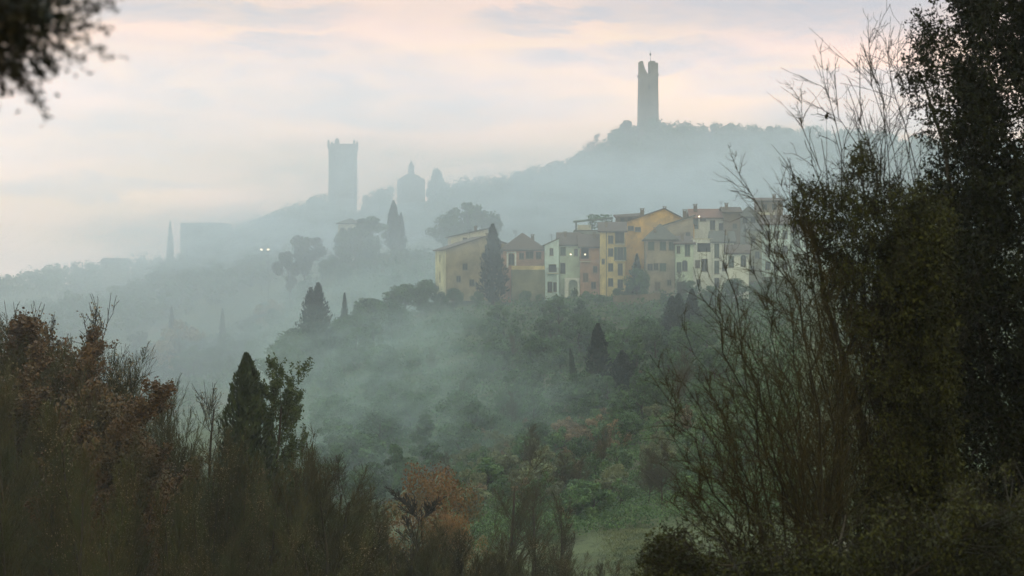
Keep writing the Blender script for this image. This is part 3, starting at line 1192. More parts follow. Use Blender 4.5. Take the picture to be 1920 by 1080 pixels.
# left horn, worn away towards the gap
b.v += [(-wt, -wt, z0), (-wt + 2.9, -wt, z0), (-wt + 1.9, -wt, z0 + hl * .35), (-wt + 1.35, -wt, z0 + hl * .7), (-wt + 1.05, -wt, z0 + hl), (-wt, -wt, z0 + hl * .97)]
b.v += [(x, y + 2 * wt * .9, z) for (x, y, z) in b.v[:6]]
b.f += [[0, 1, 2, 3, 4, 5], [11, 10, 9, 8, 7, 6]] + [[i, (i + 1) % 6, (i + 1) % 6 + 6, i + 6] for i in range(6)]
b.build('corner_pier', M['towerw'], T1)
b = MB()
b.box(-wt + 3.5 * 1.08, wt - 1.1, -wt, wt * .8, z0, z0 + hl)
b.box(wt - 1.1, wt, -wt, wt * .8, z0, z0 + hl * .86)
b.build('corner_pier', M['towerw'], T1)
b = MB()
b.tube((.9, 0, z0 + hl), (.9, 0, z0 + hl + 4.1), .09, .05, 6)
b.box(.6, 1.2, -.05, .05, z0 + hl + 2.4, z0 + hl + 3.2)
b.build('mast', M['metal'], T1)
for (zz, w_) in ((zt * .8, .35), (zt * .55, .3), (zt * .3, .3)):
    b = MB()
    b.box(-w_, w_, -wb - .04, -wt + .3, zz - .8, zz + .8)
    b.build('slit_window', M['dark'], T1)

YM = 868
s_ = YM / F
base = P(643, 405, YM)
T2 = empty('square_tower', base, R(-3), 'broad square crenellated tower standing in haze on the left skyline', 'tower')
zt = (405 - 283) * s_
wm = 24 * s_
b = MB()
loft(b, [sq(wm, -4), sq(wm, zt)])
b.build('shaft', M['towerw'], T2)
b = MB()
wf = 26 * s_
loft(b, [sq(wm, zt - .01), sq(wf, zt + .9), sq(wf, zt + 2.4)])
b.build('battlement', M['towerw'], T2)
for (sx, sy) in ((-1, -1), (1, -1), (1, 1), (-1, 1)):
    b = MB()
    x, y = sx * (wf - .42), sy * (wf - .42)
    loft(b, [[(x - .42, y - .42, zt + 2.4), (x + .42, y - .42, zt + 2.4), (x + .42, y + .42, zt + 2.4), (x - .42, y + .42, zt + 2.4)],
             [(x - .35, y - .35, zt + 3.5), (x + .35, y - .35, zt + 3.5), (x + .35, y + .35, zt + 3.5), (x - .35, y + .35, zt + 3.5)],
             [(x - .1, y - .1, zt + 4.0), (x + .1, y - .1, zt + 4.0), (x + .1, y + .1, zt + 4.0), (x - .1, y + .1, zt + 4.0)]])
    b.build('merlon', M['towerw'], T2)
b = MB()
bx = -11 * s_
loft(b, [ring((bx, 0), 8, 1.0, zt + 2.4), ring((bx, 0), 8, 1.0, zt + 3.6), ring((bx, 0), 8, .75, zt + 4.2), ring((bx, 0), 8, .25, zt + 4.9), ring((bx, 0), 8, .1, zt + 5.2)])
b.build('turret', M['towerw'], T2)
b = MB()
for k in range(5):
    z = zt * (.25 + .1 * k)
    b.box(wm + .01, wm + 1.2, -.6, -.5, z, z + .1)
b.box(wm + 1.1, wm + 1.2, -.6, -.5, zt * .2, zt * .7)
b.build('scaffold', M['metal'], T2)
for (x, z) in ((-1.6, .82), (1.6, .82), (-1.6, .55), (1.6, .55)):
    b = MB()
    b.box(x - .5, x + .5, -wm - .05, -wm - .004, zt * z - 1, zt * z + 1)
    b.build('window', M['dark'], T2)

YC = 872
s_ = YC / F
base = P(771, 372, YC)
T3 = empty('church', base, R(2), 'hazy domed church with small lantern, right of the square tower', 'church')
b = MB()
loft(b, [sq(26 * s_, -4), sq(26 * s_, 33 * s_)])
b.build('wall', M['towerw'], T3)
b = MB()
r8 = R(22.5)
z0 = 33 * s_
loft(b, [ring((0, 0), 8, 27.5 * s_, z0, r8), ring((0, 0), 8, 27.5 * s_, z0 + .4, r8), ring((0, 0), 8, 22 * s_, z0 + 5 * s_, r8), ring((0, 0), 8, 14 * s_, z0 + 10 * s_, r8), ring((0, 0), 8, 6.6 * s_, z0 + 13 * s_, r8)])
b.build('dome', M['roofgrey'], T3)
b = MB()
loft(b, [ring((0, 0), 8, 6.2 * s_, z0 + 12.5 * s_, r8), ring((0, 0), 8, 6.0 * s_, z0 + 25 * s_, r8), ring((0, 0), 8, 7.2 * s_, z0 + 26 * s_, r8), ring((0, 0), 8, 6.4 * s_, z0 + 28 * s_, r8),
         ring((0, 0), 8, 3.2 * s_, z0 + 33 * s_, r8), ring((0, 0), 8, .8 * s_, z0 + 37 * s_, r8), ring((0, 0), 8, .4 * s_, z0 + 43 * s_, r8)])
b.build('lantern', M['towerw'], T3)

# long flat-topped building and hazy pale building
H = House('apartment_block', 'long flat-topped building fading in mist on the left hill', 338, 412, 800, 419, 505, 16, -8, 'flat', 0, 'greyw', 'roofgrey', 'building')
for py in (432, 448, 464):
    for px in range(350, 405, 13):
        H.win(px, py, 1.2, 1.6)
H.finish()
H = House('house', 'pale misty house beside dark trees below the square tower', 634, 668, 612, 418, 500, 9, -6, 'hip', 1.2, 'cream', 'roofgrey')
H.win(642, 432, 1.0, 1.4)
H.win(656, 432, 1.0, 1.4)
H.win(642, 452, 1.0, 1.4)
H.finish()
H = House('house', 'faint low house on the far left skyline in haze', 190, 236, 905, 492, 560, 9, 0, 'gx', 1.6, 'greyw', 'roofgrey')
H.win(200, 500, 1.0, 1.4)
H.win(222, 500, 1.0, 1.4)
H.finish()

# street lamps
def street_lamp(px, py, Y, label):
    p = P(px, py, Y)
    g = gz(p.x, p.y)
    g = min(g, p.z - 4)
    r = empty('street_lamp', (p.x, p.y, g), 0, label, 'street lamp', 'pair of lit street lamps in the mist')
    h = p.z - g
    b = MB()
    b.tube((0, .9, -.3), (0, .9, h + .25), .1, .06, 8)
    b.tube((0, .9, h + .25), (0, .1, h + .3), .05, .05, 6)
    b.build('pole', M['metal'], r)
    b = MB()
    loft(b, [ring((0, 0), 8, .5, h + .1), ring((0, 0), 8, .32, h + .35), ring((0, 0), 8, .1, h + .42)])
    b.build('lamp_shade', M['metal'], r)
    bpy.ops.mesh.primitive_uv_sphere_add(segments=12, ring_count=8, radius=.38)
    s_ = bpy.context.object
    s_.name = 'bulb'
    s_.location = (0, 0, h - .1)
    s_.parent = r
    s_.data.materials.append(M['lamp'])


street_lamp(490, 467, 660, 'lit street lamp in the mist, left one of the pair')
street_lamp(503, 467, 661, 'lit street lamp in the mist, right one of the pair')

# ------------------------------------------------------------------ tree prototypes


def grow(rng, p, d, L, r, lvl, out, spec):
    """one limb as a chain of segments; children come off it"""
    n = spec['seg'][lvl]
    pos = np.array(p, float)
    dr = np.array(d, float)
    step = L / n
    for i in range(n):
        r0 = r * (1 - .75 * i / n)
        r1 = r * (1 - .75 * (i + 1) / n)
        dr = dr + rng.normal(size=3) * spec['wob'][lvl] + np.array([0, 0, spec['up'][lvl]])
        dr /= np.linalg.norm(dr)
        q = pos + dr * step
        out.append((lvl, *pos, *q, r0, max(r1, .003)))
        if lvl + 1 < len(spec['seg']) and (i + 1) / n > spec['start'][lvl]:
            for _ in range(spec['kids'][lvl] if isinstance(spec['kids'][lvl], int) else rng.poisson(spec['kids'][lvl])):
                t = rng.uniform()
                a = rng.uniform(0, 2 * math.pi)
                ref = np.cross(dr, [0.3, .9, .2])
                ref /= np.linalg.norm(ref)
                o2 = np.cross(dr, ref)
                side = ref * math.cos(a) + o2 * math.sin(a)
                sp = spec['spread'][lvl] * rng.uniform(.7, 1.3)
                cdr = dr * math.cos(sp) + side * math.sin(sp)
                cl = L * spec['ratio'][lvl] * rng.uniform(.6, 1.15) * (1 - .55 * (i + t) / n)
                grow(rng, pos + (q - pos) * t, cdr, cl, max(r1 * spec['rr'][lvl], spec['rmin']), lvl + 1, out, spec)
        pos = q


def limb_arrays(out, lv):
    a = np.array([o for o in out if lv(o[0])], float)
    return a[:, 1:4], a[:, 4:7], a[:, 7], a[:, 8]


def bare_tree(name, seed, h, label, cat, spec_over=None, leafmat=None, nleaf=0, leafsize=.12, twig='twig', bark='bark', lowcut=.25):
    rng = np.random.default_rng(seed)
    spec = dict(seg=[9, 6, 5, 3], wob=[.05, .10, .14, .16], up=[.05, .09, .07, .05], start=[lowcut, .15, .1], kids=[2.0, 1.6, 1.6],
                spread=[.62, .55, .5], ratio=[.48, .5, .5], rr=[.55, .6, .6], rmin=.010)
    spec.update(spec_over or {})
    out = []
    grow(rng, (0, 0, -.4), (0, 0, 1), h * .97, h * .011 + .03, 0, out, spec)
    root = empty(name, (0, 0, 0), 0, label, cat)
    p0, p1, r0, r1 = limb_arrays(out, lambda l: l == 0)
    v, f = tubes(p0, p1, r0, r1, 7)
    obj('trunk', v, f, M[bark], root)
    p0, p1, r0, r1 = limb_arrays(out, lambda l: l > 0)
    r0 = np.maximum(r0, spec['rmin'])
    r1 = np.maximum(r1, spec['rmin'] * .7)
    v, f = tubes(p0, p1, r0, r1, 3)
    obj('branches', v, f, M[twig], root)
    if leafmat:
        p0, p1, r0, r1 = limb_arrays(out, lambda l: l >= 2)
        k = rng.integers(0, len(p0), nleaf)
        c = p0[k] + (p1[k] - p0[k]) * rng.uniform(size=(nleaf, 1)) + rng.normal(size=(nleaf, 3)) * .08
        v, f = leaves(c, rng.normal(size=(nleaf, 3)) + np.array([0, 0, -.4]), rng.uniform(.6, 1.3, nleaf) * leafsize, rng, .75)
        obj('crown', v, f, M[leafmat], root)
    return root


def lobes_crown(rng, H, Wd, base, nl, nleaf, size, shape='round', rk=1.0):
    """leaf clumps on uneven lobes spread through the crown's volume"""
    cs, rs = [], []
    for i in range(nl):
        t = rng.uniform(0, 1)
        z = base + (H - base) * (t ** .9)
        if shape == 'round':
            prof = math.sqrt(max(0.02, 1 - (2 * t - .95) ** 2))
        elif shape == 'cone':
            prof = (1 - t) ** .75 + .08
        elif shape == 'pine':
            prof = (.35 if t < .45 else 1.0) * math.sqrt(max(.02, 1 - (2 * t - 1.1) ** 2 * .8))
        else:
            prof = math.sqrt(max(0.02, 1 - (2 * t - .8) ** 2))
        a = rng.uniform(0, 6.283)
        rad = Wd * prof * math.sqrt(rng.uniform(.02, 1)) * .8
        cs.append((rad * math.cos(a), rad * math.sin(a), z))
        rs.append(Wd * rng.uniform(.16, .34) * (.5 + .6 * prof) * rk)
    cs = np.array(cs)
    rs = np.array(rs)
    wgt = rs ** 2
    k = rng.choice(nl, nleaf, p=wgt / wgt.sum())
    dn = rng.normal(size=(nleaf, 3))
    dn /= np.linalg.norm(dn, axis=1, keepdims=True)
    rad = rs[k] * rng.uniform(.35, 1.12, nleaf) ** .6
    c = cs[k] + dn * rad[:, None] * np.array([1, 1, .85])
    d = dn + rng.normal(size=(nleaf, 3)) * .6 + np.array([0, 0, .15])
    d = np.cross(dn, rng.normal(size=(nleaf, 3))) + dn * .5
    v, f = leaves(c, d, rng.uniform(.6, 1.35, nleaf) * size, rng, .8, dn)
    return v, f, cs


def leafy_tree(name, seed, H, Wd, label, cat, mat, nl=26, nleaf=3200, size=.42, base=.22, shape='round', trunkmat='bark'):
    rng = np.random.default_rng(seed)
    root = empty(name, (0, 0, 0), 0, label, cat)
    v, f, cs = lobes_crown(rng, H, Wd, H * base, nl, nleaf, size, shape)
    # trunk with limbs reaching to the lobes
    top = np.array([0, 0, H * .72])
    P0, P1, R0, R1 = [], [], [], []
    n = 6
    r = H * .018 + .05
    prev = np.array([0, 0, -.6])
    for i in range(n):
        t = (i + 1) / n
        q = np.array([rng.normal() * .04 * H * t, rng.normal() * .04 * H * t, -.6 + (top[2] + .6) * t])
        P0.append(prev)
        P1.append(q)
        R0.append(r * (1 - .7 * i / n))
        R1.append(r * (1 - .7 * (i + 1) / n))
        prev = q
    for c in cs[:14]:
        s = np.array([0, 0, max(H * base * .8, c[2] * .55)])
        m = (s + c) / 2 + np.array([0, 0, -.03 * H])
        for (a, b_, ra, rb_) in ((s, m, r * .4, r * .28), (m, c, r * .28, r * .1)):
            P0.append(a)
            P1.append(b_)
            R0.append(ra)
            R1.append(rb_)
    tv, tf = tubes(np.array(P0), np.array(P1), np.array(R0), np.array(R1), 6)
    obj('trunk', tv, tf, M[trunkmat], root)
    obj('crown', v, f, M[mat], root)
    return root


def cypress_tree(name, seed, H, Wd, label, cat, mat='cypress', nleaf=2600, size=.4, spread=.0, tips=1):
    rng = np.random.default_rng(seed)
    root = empty(name, (0, 0, 0), 0, label, cat)
    tops = [(0, 0, 1.0)] + [(rng.uniform(-.5, .5) * Wd, rng.uniform(-.5, .5) * Wd, rng.uniform(.8, .95)) for _ in range(tips - 1)]
    t = rng.uniform(.02, 1, nleaf) ** .85
    k = rng.integers(0, len(tops), nleaf)
    tp = np.array(tops)
    prof = np.clip(np.minimum(t * 6, 1), 0, 1) * (1 - t) ** .72 * 1.15
    a = rng.uniform(0, 6.283, nleaf)
    lump = 1 + .26 * np.sin(a * 3 + t * 17 + seed) + .2 * np.sin(a * 4 - t * 37) + .14 * np.sin(a * 7 + t * 61)
    rad = Wd * prof * lump * rng.uniform(.25, 1.0, nleaf) ** .45
    c = np.stack([rad * np.cos(a) + tp[k, 0] * np.minimum(1, t * 2), rad * np.sin(a) + tp[k, 1] * np.minimum(1, t * 2), H * .04 + t * H * .96 * tp[k, 2]], 1)
    out_ = np.stack([np.cos(a), np.sin(a), np.zeros(nleaf)], 1)
    d = out_ * .45 + np.array([0, 0, 1.0]) + rng.normal(size=(nleaf, 3)) * .25
    v, f = leaves(c, d, rng.uniform(.7, 1.5, nleaf) * size, rng, .42, out_)
    obj('crown', v, f, M[mat], root)
    tv, tf = tubes(np.array([[0, 0, -.5], [0, 0, H * .3]]), np.array([[0, 0, H * .3], [0, 0, H * .9]]), np.array([.22, .16]), np.array([.16, .03]), 7)
    obj('trunk', tv, tf, M['bark'], root)
    return root


# a prototype stands at the place of its first use; `used` keeps track
class Kind:
    def __init__(s, protos, heights):
        s.protos = protos
        s.h = []
        for p in protos:      # true height of each prototype
            zz = np.concatenate([np.array([v.co.z for v in c.data.vertices]) for c in p.children])
            s.h.append(float(np.percentile(zz, 99.97)))
        s.first = [True] * len(protos)

    def put(s, x, Y, h, label, group, rng, wide=1.0, i=None, z=None, cat=None, sink=.1):
        i = int(rng.integers(0, len(s.protos))) if i is None else i
        k = h / s.h[i]
        zz = gz(x, Y) - sink if z is None else z
        loc, rz, sc = (x, Y, zz), float(rng.uniform(0, 6.28)), (k * wide, k * wide, k)
        pr = s.protos[i]
        if s.first[i]:
            s.first[i] = False
            pr.location = loc
            pr.rotation_euler = (0, 0, rz)
            pr.scale = sc
            o = pr
            o['label'] = label
            if group:
                o['group'] = group
            if cat:
                o['category'] = cat
        else:
            o = copy_tree(pr, loc, rz, sc, label, group, cat)
            if not group and 'group' in o:
                del o['group']
        return o

    def at_top(s, px, top, Y, label, group, rng, wide=1.0, i=None, cat=None, minh=1.5):
        """stands on the ground with its top at the photo's height"""
        p = P(px, top, Y)
        g = gz(p.x, Y)
        return s.put(p.x, Y, max(minh, p.z - g), label, group, rng, wide, i, None, cat)


rng = np.random.default_rng(77)
BROAD = Kind([leafy_tree('broadleaf_tree', 11, 9, 4.2, 't', 'tree', 'green', 26, 3600, .42),
              leafy_tree('broadleaf_tree', 12, 9, 3.4, 't', 'tree', 'green', 20, 3000, .40, shape='cone'),
              leafy_tree('broadleaf_tree', 13, 9, 5.0, 't', 'tree', 'green', 34, 4200, .44, .15)], [9, 9, 9])
BRIGHT = Kind([leafy_tree('bushy_tree', 21, 5, 3.2, 't', 'tree', 'green2', 22, 2600, .34, .05),
               leafy_tree('bushy_tree', 22, 5, 2.6, 't', 'tree', 'green2', 16, 2200, .32, .05),
               leafy_tree('bushy_tree', 23, 5, 3.6, 't', 'tree', 'green', 24, 2800, .34, .02)], [5, 5, 5])
OLIVE = Kind([leafy_tree('olive_tree', 31, 5, 2.6, 't', 'tree', 'olive', 18, 2000, .30, .2, trunkmat='bark_pale'),
              leafy_tree('olive_tree', 32, 5, 3.0, 't', 'tree', 'olive', 20, 2200, .30, .15, trunkmat='bark_pale')], [5, 5])
CYP = Kind([cypress_tree('cypress', 41, 14, 1.7, 't', 'tree', nleaf=3600, size=.5),
            cypress_tree('cypress', 42, 14, 2.3, 't', 'tree', nleaf=4600, size=.55, tips=3),
            cypress_tree('cypress', 43, 14, 1.3, 't', 'tree', nleaf=2600, size=.45)], [14, 14, 14])
TAN = Kind([leafy_tree('autumn_tree', 51, 5, 3.0, 't', 'tree', 'tan', 18, 1500, .30, .08),
            bare_tree('autumn_tree', 52, 6, 't', 'tree', dict(rmin=.022, kids=[2.6, 1.5, 1.4], ratio=[.55, .7, .6]), 'tan', 900, .28)], [5, 6])
PINE = Kind([leafy_tree('umbrella_pine', 61, 11, 5.2, 't', 'tree', 'cypress', 30, 4200, .5, .35, 'pine'),
             leafy_tree('umbrella_pine', 62, 11, 4.2, 't', 'tree', 'cypress', 24, 3400, .5, .3, 'pine')], [11, 11])
BAREF = Kind([bare_tree('bare_tree', 71, 8, 't', 'tree', dict(rmin=.018, kids=[3.0, 1.5, 1.6], ratio=[.55, .7, .6])),
              bare_tree('bare_tree', 72, 8, 't', 'tree', dict(rmin=.018, kids=[3.0, 1.5, 1.6], ratio=[.55, .7, .6], spread=[.8, .6, .55]))], [8, 8])

# ---- single trees that the photo shows plainly
for (px, top, Y, w, lab) in [(690, 556, 430, 1.0, 'rounded tree on the spur right of the slim cypress'), (716, 562, 428, .9, 'small tree on the spur, between two rounded ones'),
                             (760, 530, 440, 1.0, 'broad misty tree on the spur, left of the pale yellow end wall'), (800, 522, 442, .9, 'misty tree touching the pale yellow end wall'),
                             (556, 612, 420, .9, 'misty tree at the left foot of the double-topped cypress'), (622, 612, 424, .8, 'misty low tree between the two spur cypresses'),
                             (735, 566, 424, 1.0, 'low tree on the crest of the spur before the broad one'), (660, 590, 422, 1.0, 'low dim tree under the slim cypress'),
                             (535, 640, 415, 1.0, 'dim tree at the far left tip of the spur')]:
    BROAD.at_top(px, top, Y, lab, None, rng, w * 1.15, 2)
CYP.at_top(924, 418, 434, 'tall dark cypress standing in front of the long stone house', None, rng, 1.45, 0)
CYP.at_top(597, 528, 420, 'dark double-topped cypress rising from mist on the spur, left of the slim one', None, rng, 1.25, 1)
CYP.at_top(646, 547, 424, 'slim pointed cypress alone on the misty spur', None, rng, .95, 2)
CYP.at_top(1121, 604, 345, 'dark blunt cypress in the thicket on the slope below the houses', None, rng, 1.7, 0)
CYP.at_top(1166, 655, 340, 'low dark cypress just right of the blunt one on the slope', None, rng, 1.9, 1)
CYP.at_top(1186, 655, 343, 'thin low cypress, rightmost in the thicket below the houses', None, rng, 1.4, 2)
CYP.at_top(1082, 650, 346, 'leaning narrow cypress left of the blunt one on the slope', None, rng, 1.0, 2).rotation_euler = (R(5), R(-7), 0)
CYP.at_top(1272, 548, 385, 'dark conifer below the beige house, left of its twin', None, rng, 1.8, 1)
CYP.at_top(1297, 540, 387, 'dark conifer below the white houses, right of its twin', None, rng, 1.8, 0)
CYP.at_top(1194, 474, 428, 'dark green conifer against the ochre house wall', None, rng, 1.25, 0)
CYP.at_top(319, 412, 815, 'very tall thin cypress on the skyline left of the flat-topped building', None, rng, .8, 2)
CYP.at_top(417, 576, 600, 'narrow dim cypress in the mist of the left valley, right-hand one', None, rng, .9, 2)
CYP.at_top(322, 574, 610, 'narrow dim cypress in the mist of the left valley, left-hand one', None, rng, .9, 2)
CYP.at_top(738, 374, 600, 'dark full-bodied cypress above the mist, below the domed church', None, rng, 1.0, 1)
CYP.at_top(752, 397, 602, 'small cypress touching the right side of the full-bodied one', None, rng, 1.0, 0)
BROAD.at_top(677, 408, 596, 'dark dense tree beside the pale misty house, left one of two', None, rng, 1.0, 1)
BROAD.at_top(697, 404, 598, 'dark dense tree beside the pale misty house, right one of two', None, rng, 1.0, 0)
BROAD.at_top(664, 425, 592, 'low dark tree at the foot of the pale misty house', None, rng, 1.0, 2)
for (px, top, w) in ((838, 400, .9), (878, 378, 1.0), (906, 392, .9)):
    BROAD.at_top(px, top, 590, {838: 'left part of the tree clump rising above the long stone house', 878: 'tallest tree of the clump rising above the long stone house',
                               906: 'rightmost tree of the clump behind the tall cypress'}[px], 'tree clump above the long stone house', rng, w, 2 if px != 878 else 0)
PINE.at_top(570, 440, 600, 'round dark umbrella pine in mist left of the pale house', None, rng, 1.05, 0)
PINE.at_top(545, 470, 590, 'smaller dark pine at the left foot of the round pine', None, rng, .9, 1)
BROAD.at_top(1175, 224, 872, 'bushy tree at the left foot of the ruined tower', None, rng, .9, 0)
BROAD.at_top(1158, 240, 874, 'small bushy tree, second left of the ruined tower', None, rng, .9, 2)
BAREF.at_top(1118, 248, 868, 'airy bare round tree on the ridge left of the ruined tower', None, rng, 1.4, 1)
BAREF.at_top(1102, 262, 868, 'airy bare tree, leftmost on the ridge before the ruined tower', None, rng, 1.3, 0)
BROAD.at_top(818, 314, 872, 'dark rounded tree right of the domed church', None, rng, .5, 2)
BRIGHT.at_top(945, 600, 395, 'pale green bush on the slope below the tall cypress', None, rng, 1.0, 0)
TAN.at_top(505, 560, 590, 'tan autumn tree in mist on the left hill', None, rng, 1.4, 0)
TAN.at_top(338, 598, 590, 'yellowish round autumn tree in mist between two narrow cypresses', None, rng, 1.0, 0)
BRIGHT.at_top(1077, 538, 434, 'dark bush under the white arch', None, rng, .45, 2)
BROAD.at_top(1195, 500, 426, 'dark shrubby tree in front of the ochre wall foot', None, rng, .7, 2)
BAREF.at_top(1278, 508, 421, 'grey bare tree in front of the pale green house', None, rng, 1.0, 1)


def zone(px, Y):
    if Y < 450:
        names = [(700, 'under the spur cypresses'), (880, 'below the long stone house'), (1020, 'below the rose terrace'), (1120, 'below the blue-white house'),
                 (1210, 'below the yellow and ochre houses'), (1310, 'below the white houses'), (9999, 'behind the bare shrub')]
        lv = 'high' if Y > 385 else ('halfway up' if Y > 305 else 'low')
    else:
        names = [(260, 'at the far left'), (420, 'around the two narrow misty cypresses'), (560, 'left of the round pine'), (700, 'around the pale misty house'), (840, 'below the domed church'), (1100, 'behind the rose roofs'),
                 (9999, 'behind the ochre roof')]
        lv = 'nearer' if Y < 600 else 'farther'
    return next(n for (lim, n) in names if px < lim), lv


def scatter(kind, n, pxr, Yr, hr, label, group, wide=(.85, 1.25), cond=None, seed=0):
    rg = np.random.default_rng(1000 + seed)
    done = 0
    tries = 0
    while done < n and tries < n * 30:
        tries += 1
        px = rg.uniform(*pxr)
        Y = rg.uniform(*Yr)
        if cond and not cond(px, Y):
            continue
        z1, z2 = zone(px, Y)
        kind.put((px - 960) / F * Y, Y, rg.uniform(*hr), label.format(z1, z2), group.format(z1, z2), rg, rg.uniform(*wide))
        done += 1


for (px, top, Y, w, lab) in [(985, 543, 434, 1.0, 'bush at the foot of the rose terrace, left one'), (1012, 550, 433, .9, 'bush at the foot of the rose terrace, right one'),
                             (1100, 545, 435, .9, 'bush at the foot of the lamp-lit rose house'), (1162, 538, 431, 1.2, 'tall bush against the foot of the yellow house'),
                             (1242, 548, 428, 1.0, 'bush at the foot of the beige house'), (1292, 524, 426, 1.0, 'bush at the foot of the pale green house'),
                             (1332, 534, 425, 1.1, 'bush at the foot of the white loggia house'), (1378, 520, 420, 1.2, 'bush hiding the foot of the small arched-window house'),
                             (850, 538, 436, 1.0, 'bush at the foot of the long stone house'), (895, 545, 432, .8, 'bush left of the tall cypress foot'),
                             (1040, 556, 432, .8, 'bush under the pillars of the narrow blue-white house'), (1205, 540, 427, .9, 'bush on the rose-grey retaining wall')]:
    BROAD.at_top(px, top, Y, lab, None, rng, w, 2)
# ---- slope under the houses
scatter(BROAD, 60, (700, 1330), (335, 408), (4.5, 7.5), 'dim green broadleaf tree {1} on the slope {0}', 'broadleaf trees {1} on the slope {0}', seed=1,
        cond=lambda px, Y: not (880 < px < 980 and Y > 410) and px > 700 + (424 - Y) * -1.2)
scatter(BRIGHT, 22, (640, 1330), (400, 430), (1.4, 3.0), 'low bush {1} on the slope {0}', 'bushes {1} on the slope {0}', seed=2, cond=lambda px, Y: px > 800 or Y < 415)
scatter(BRIGHT, 60, (860, 1420), (235, 335), (2.6, 5.0), 'bright green bushy tree {1} on the slope {0}', 'bushy trees {1} on the slope {0}', seed=3,
        cond=lambda px, Y: Y > 235 + (1100 - px) * .25)
scatter(TAN, 16, (900, 1300), (270, 345), (2.2, 4.2), 'tan autumn tree {1} on the slope {0}', 'tan autumn trees {1} on the slope {0}', seed=4)
scatter(OLIVE, 22, (860, 1290), (250, 330), (3, 4.6), 'pale olive tree {1} on the slope {0}', 'olive trees {1} on the slope {0}', seed=5)
scatter(BAREF, 16, (760, 1350), (235, 400), (5, 8), 'bare grey-brown tree {1} on the slope {0}', 'bare trees {1} on the slope {0}', seed=6)
scatter(BROAD, 22, (530, 720), (395, 440), (5, 8.5), 'dim spur tree {1} on the slope {0}', 'spur trees {1} {0}', seed=7)
scatter(BROAD, 30, (560, 900), (300, 395), (5, 8), 'dark tree deep in the misty hollow, {1} and {0}', 'trees in the misty hollow, {1} and {0}', seed=8)
scatter(BROAD, 14, (980, 1350), (300, 345), (4.5, 7.5), 'dark broadleaf tree of the cypress thicket {1} {0}', 'dark trees of the cypress thicket {0}', seed=9)
scatter(OLIVE, 16, (870, 1015), (268, 305), (3.2, 4.8), 'pale olive tree of the light grove {1} {0}', 'pale olives of the light grove', seed=22)
scatter(TAN, 22, (1050, 1190), (296, 322), (3.2, 4.6), 'tan bush in the dry patch {1} {0}', 'tan bushes in the dry patch', seed=21)
# ---- second ridge
scatter(BROAD, 44, (380, 840), (550, 630), (3.5, 6), 'misty tree on the middle hill {0}, {1} half', 'trees on the middle hill {0}, {1} half', seed=10)
scatter(BROAD, 30, (150, 420), (570, 650), (5, 9), 'misty tree in the left valley {0}, {1} half', 'trees in the left valley {0}, {1} half', seed=11)
scatter(BROAD, 12, (900, 1500), (500, 540), (5, 8), 'dim tree of the grove {0}, {1} half', 'trees of the grove {0}', seed=12)


# ---- far woods: one mass
def wood_mass(name, label, pts, hr, seed, size=.75, per=230, mat='green', kind='stuff'):
    rg = np.random.default_rng(seed)
    V, Fc = [], []
    off = 0
    for (x, Y) in pts:
        g = gz(x, Y)
        h = rg.uniform(*hr)
        w = h * rg.uniform(.36, .6)
        v, f, _ = lobes_crown(rg, h, w, h * .08, int(rg.integers(7, 12)), per, size, rg.choice(['round', 'cone', 'round']), 1.7)
        V.append(v + np.array([x, Y, g]))
        Fc.append(f + off)
        off += len(v)
    o = obj(name, np.concatenate(V), np.concatenate(Fc), M[mat])
    tag(o, label, None, None, kind)
    o['category'] = 'woods'
    return o


rg = np.random.default_rng(9)
pts = []
for _ in range(1300):
    px = rg.uniform(560, 1980)
    Y = rg.uniform(760, 905)
    if (735 < px < 808 and Y > 800) or (604 < px < 684 and Y > 810):
        continue
    pts.append(((px - 960) / F * Y, Y))
wood_mass('woods', 'misty wooded hillside under the ruined tower', pts, (5, 8.5), 91)
pts = []
for _ in range(420):
    px = rg.uniform(-60, 600)
    Y = rg.uniform(700, 900)
    pts.append(((px - 960) / F * Y, Y))
wood_mass('woods', 'misty wooded hillside at the left below the flat-topped building', pts, (6, 10), 92)
pts = []
for _ in range(300):
    px = rg.uniform(-80, 700)
    Y = rg.uniform(1180, 1330)
    pts.append(((px - 960) / F * Y, Y))
wood_mass('woods', 'faint far woods on the low left skyline', pts, (8, 13), 93, 1.4, 90)

rg = np.random.default_rng(19)
pts = []
for _ in range(130):
    px = rg.uniform(398, 612)
    Y = rg.uniform(815, 862)
    pts.append(((px - 960) / F * Y, Y))
wood_mass('woods', 'faint wood between the flat-topped building and the square tower', pts, (8.5, 12), 94, .75, 260)
# ---- undergrowth carpets: brambles nobody could count
def carpet(name, label, pxr, Yr, n, hh, size, mat, seed, cond=None):
    rg = np.random.default_rng(seed)
    px = rg.uniform(*pxr, n)
    Y = np.sqrt(rg.uniform(Yr[0] ** 2, Yr[1] ** 2, n))
    x = (px - 960) / F * Y
    blob = np.sin(x * .9 + Y * .31) + np.sin(x * .37 - Y * .8 + 2) + np.sin(x * 1.7 + 5) * .5
    hgt = hh * (.35 + .65 * np.clip(.5 + blob * .3, 0, 1))
    z = ground_z(x, Y) + rg.uniform(0, 1, n) ** .7 * hgt
    c = np.stack([x, Y, z], 1)
    d = rg.normal(size=(n, 3)) + np.array([0, 0, .5])
    v, f = leaves(c, d, rg.uniform(.6, 1.4, n) * size, rg, .8)
    o = obj(name, v, f, M[mat])
    tag(o, label, None, None, 'stuff')
    o['category'] = 'undergrowth'


carpet('undergrowth', 'green brambles covering the lower slope', (820, 1500), (225, 345), 110000, 2.0, .22, 'green2', 201)
carpet('undergrowth', 'dim scrub covering the misty upper slope', (450, 1500), (335, 432), 42000, 1.8, .42, 'green', 202)
carpet('undergrowth', 'hazy scrub on the middle hill', (100, 1400), (520, 660), 30000, 2.0, .7, 'green', 203)

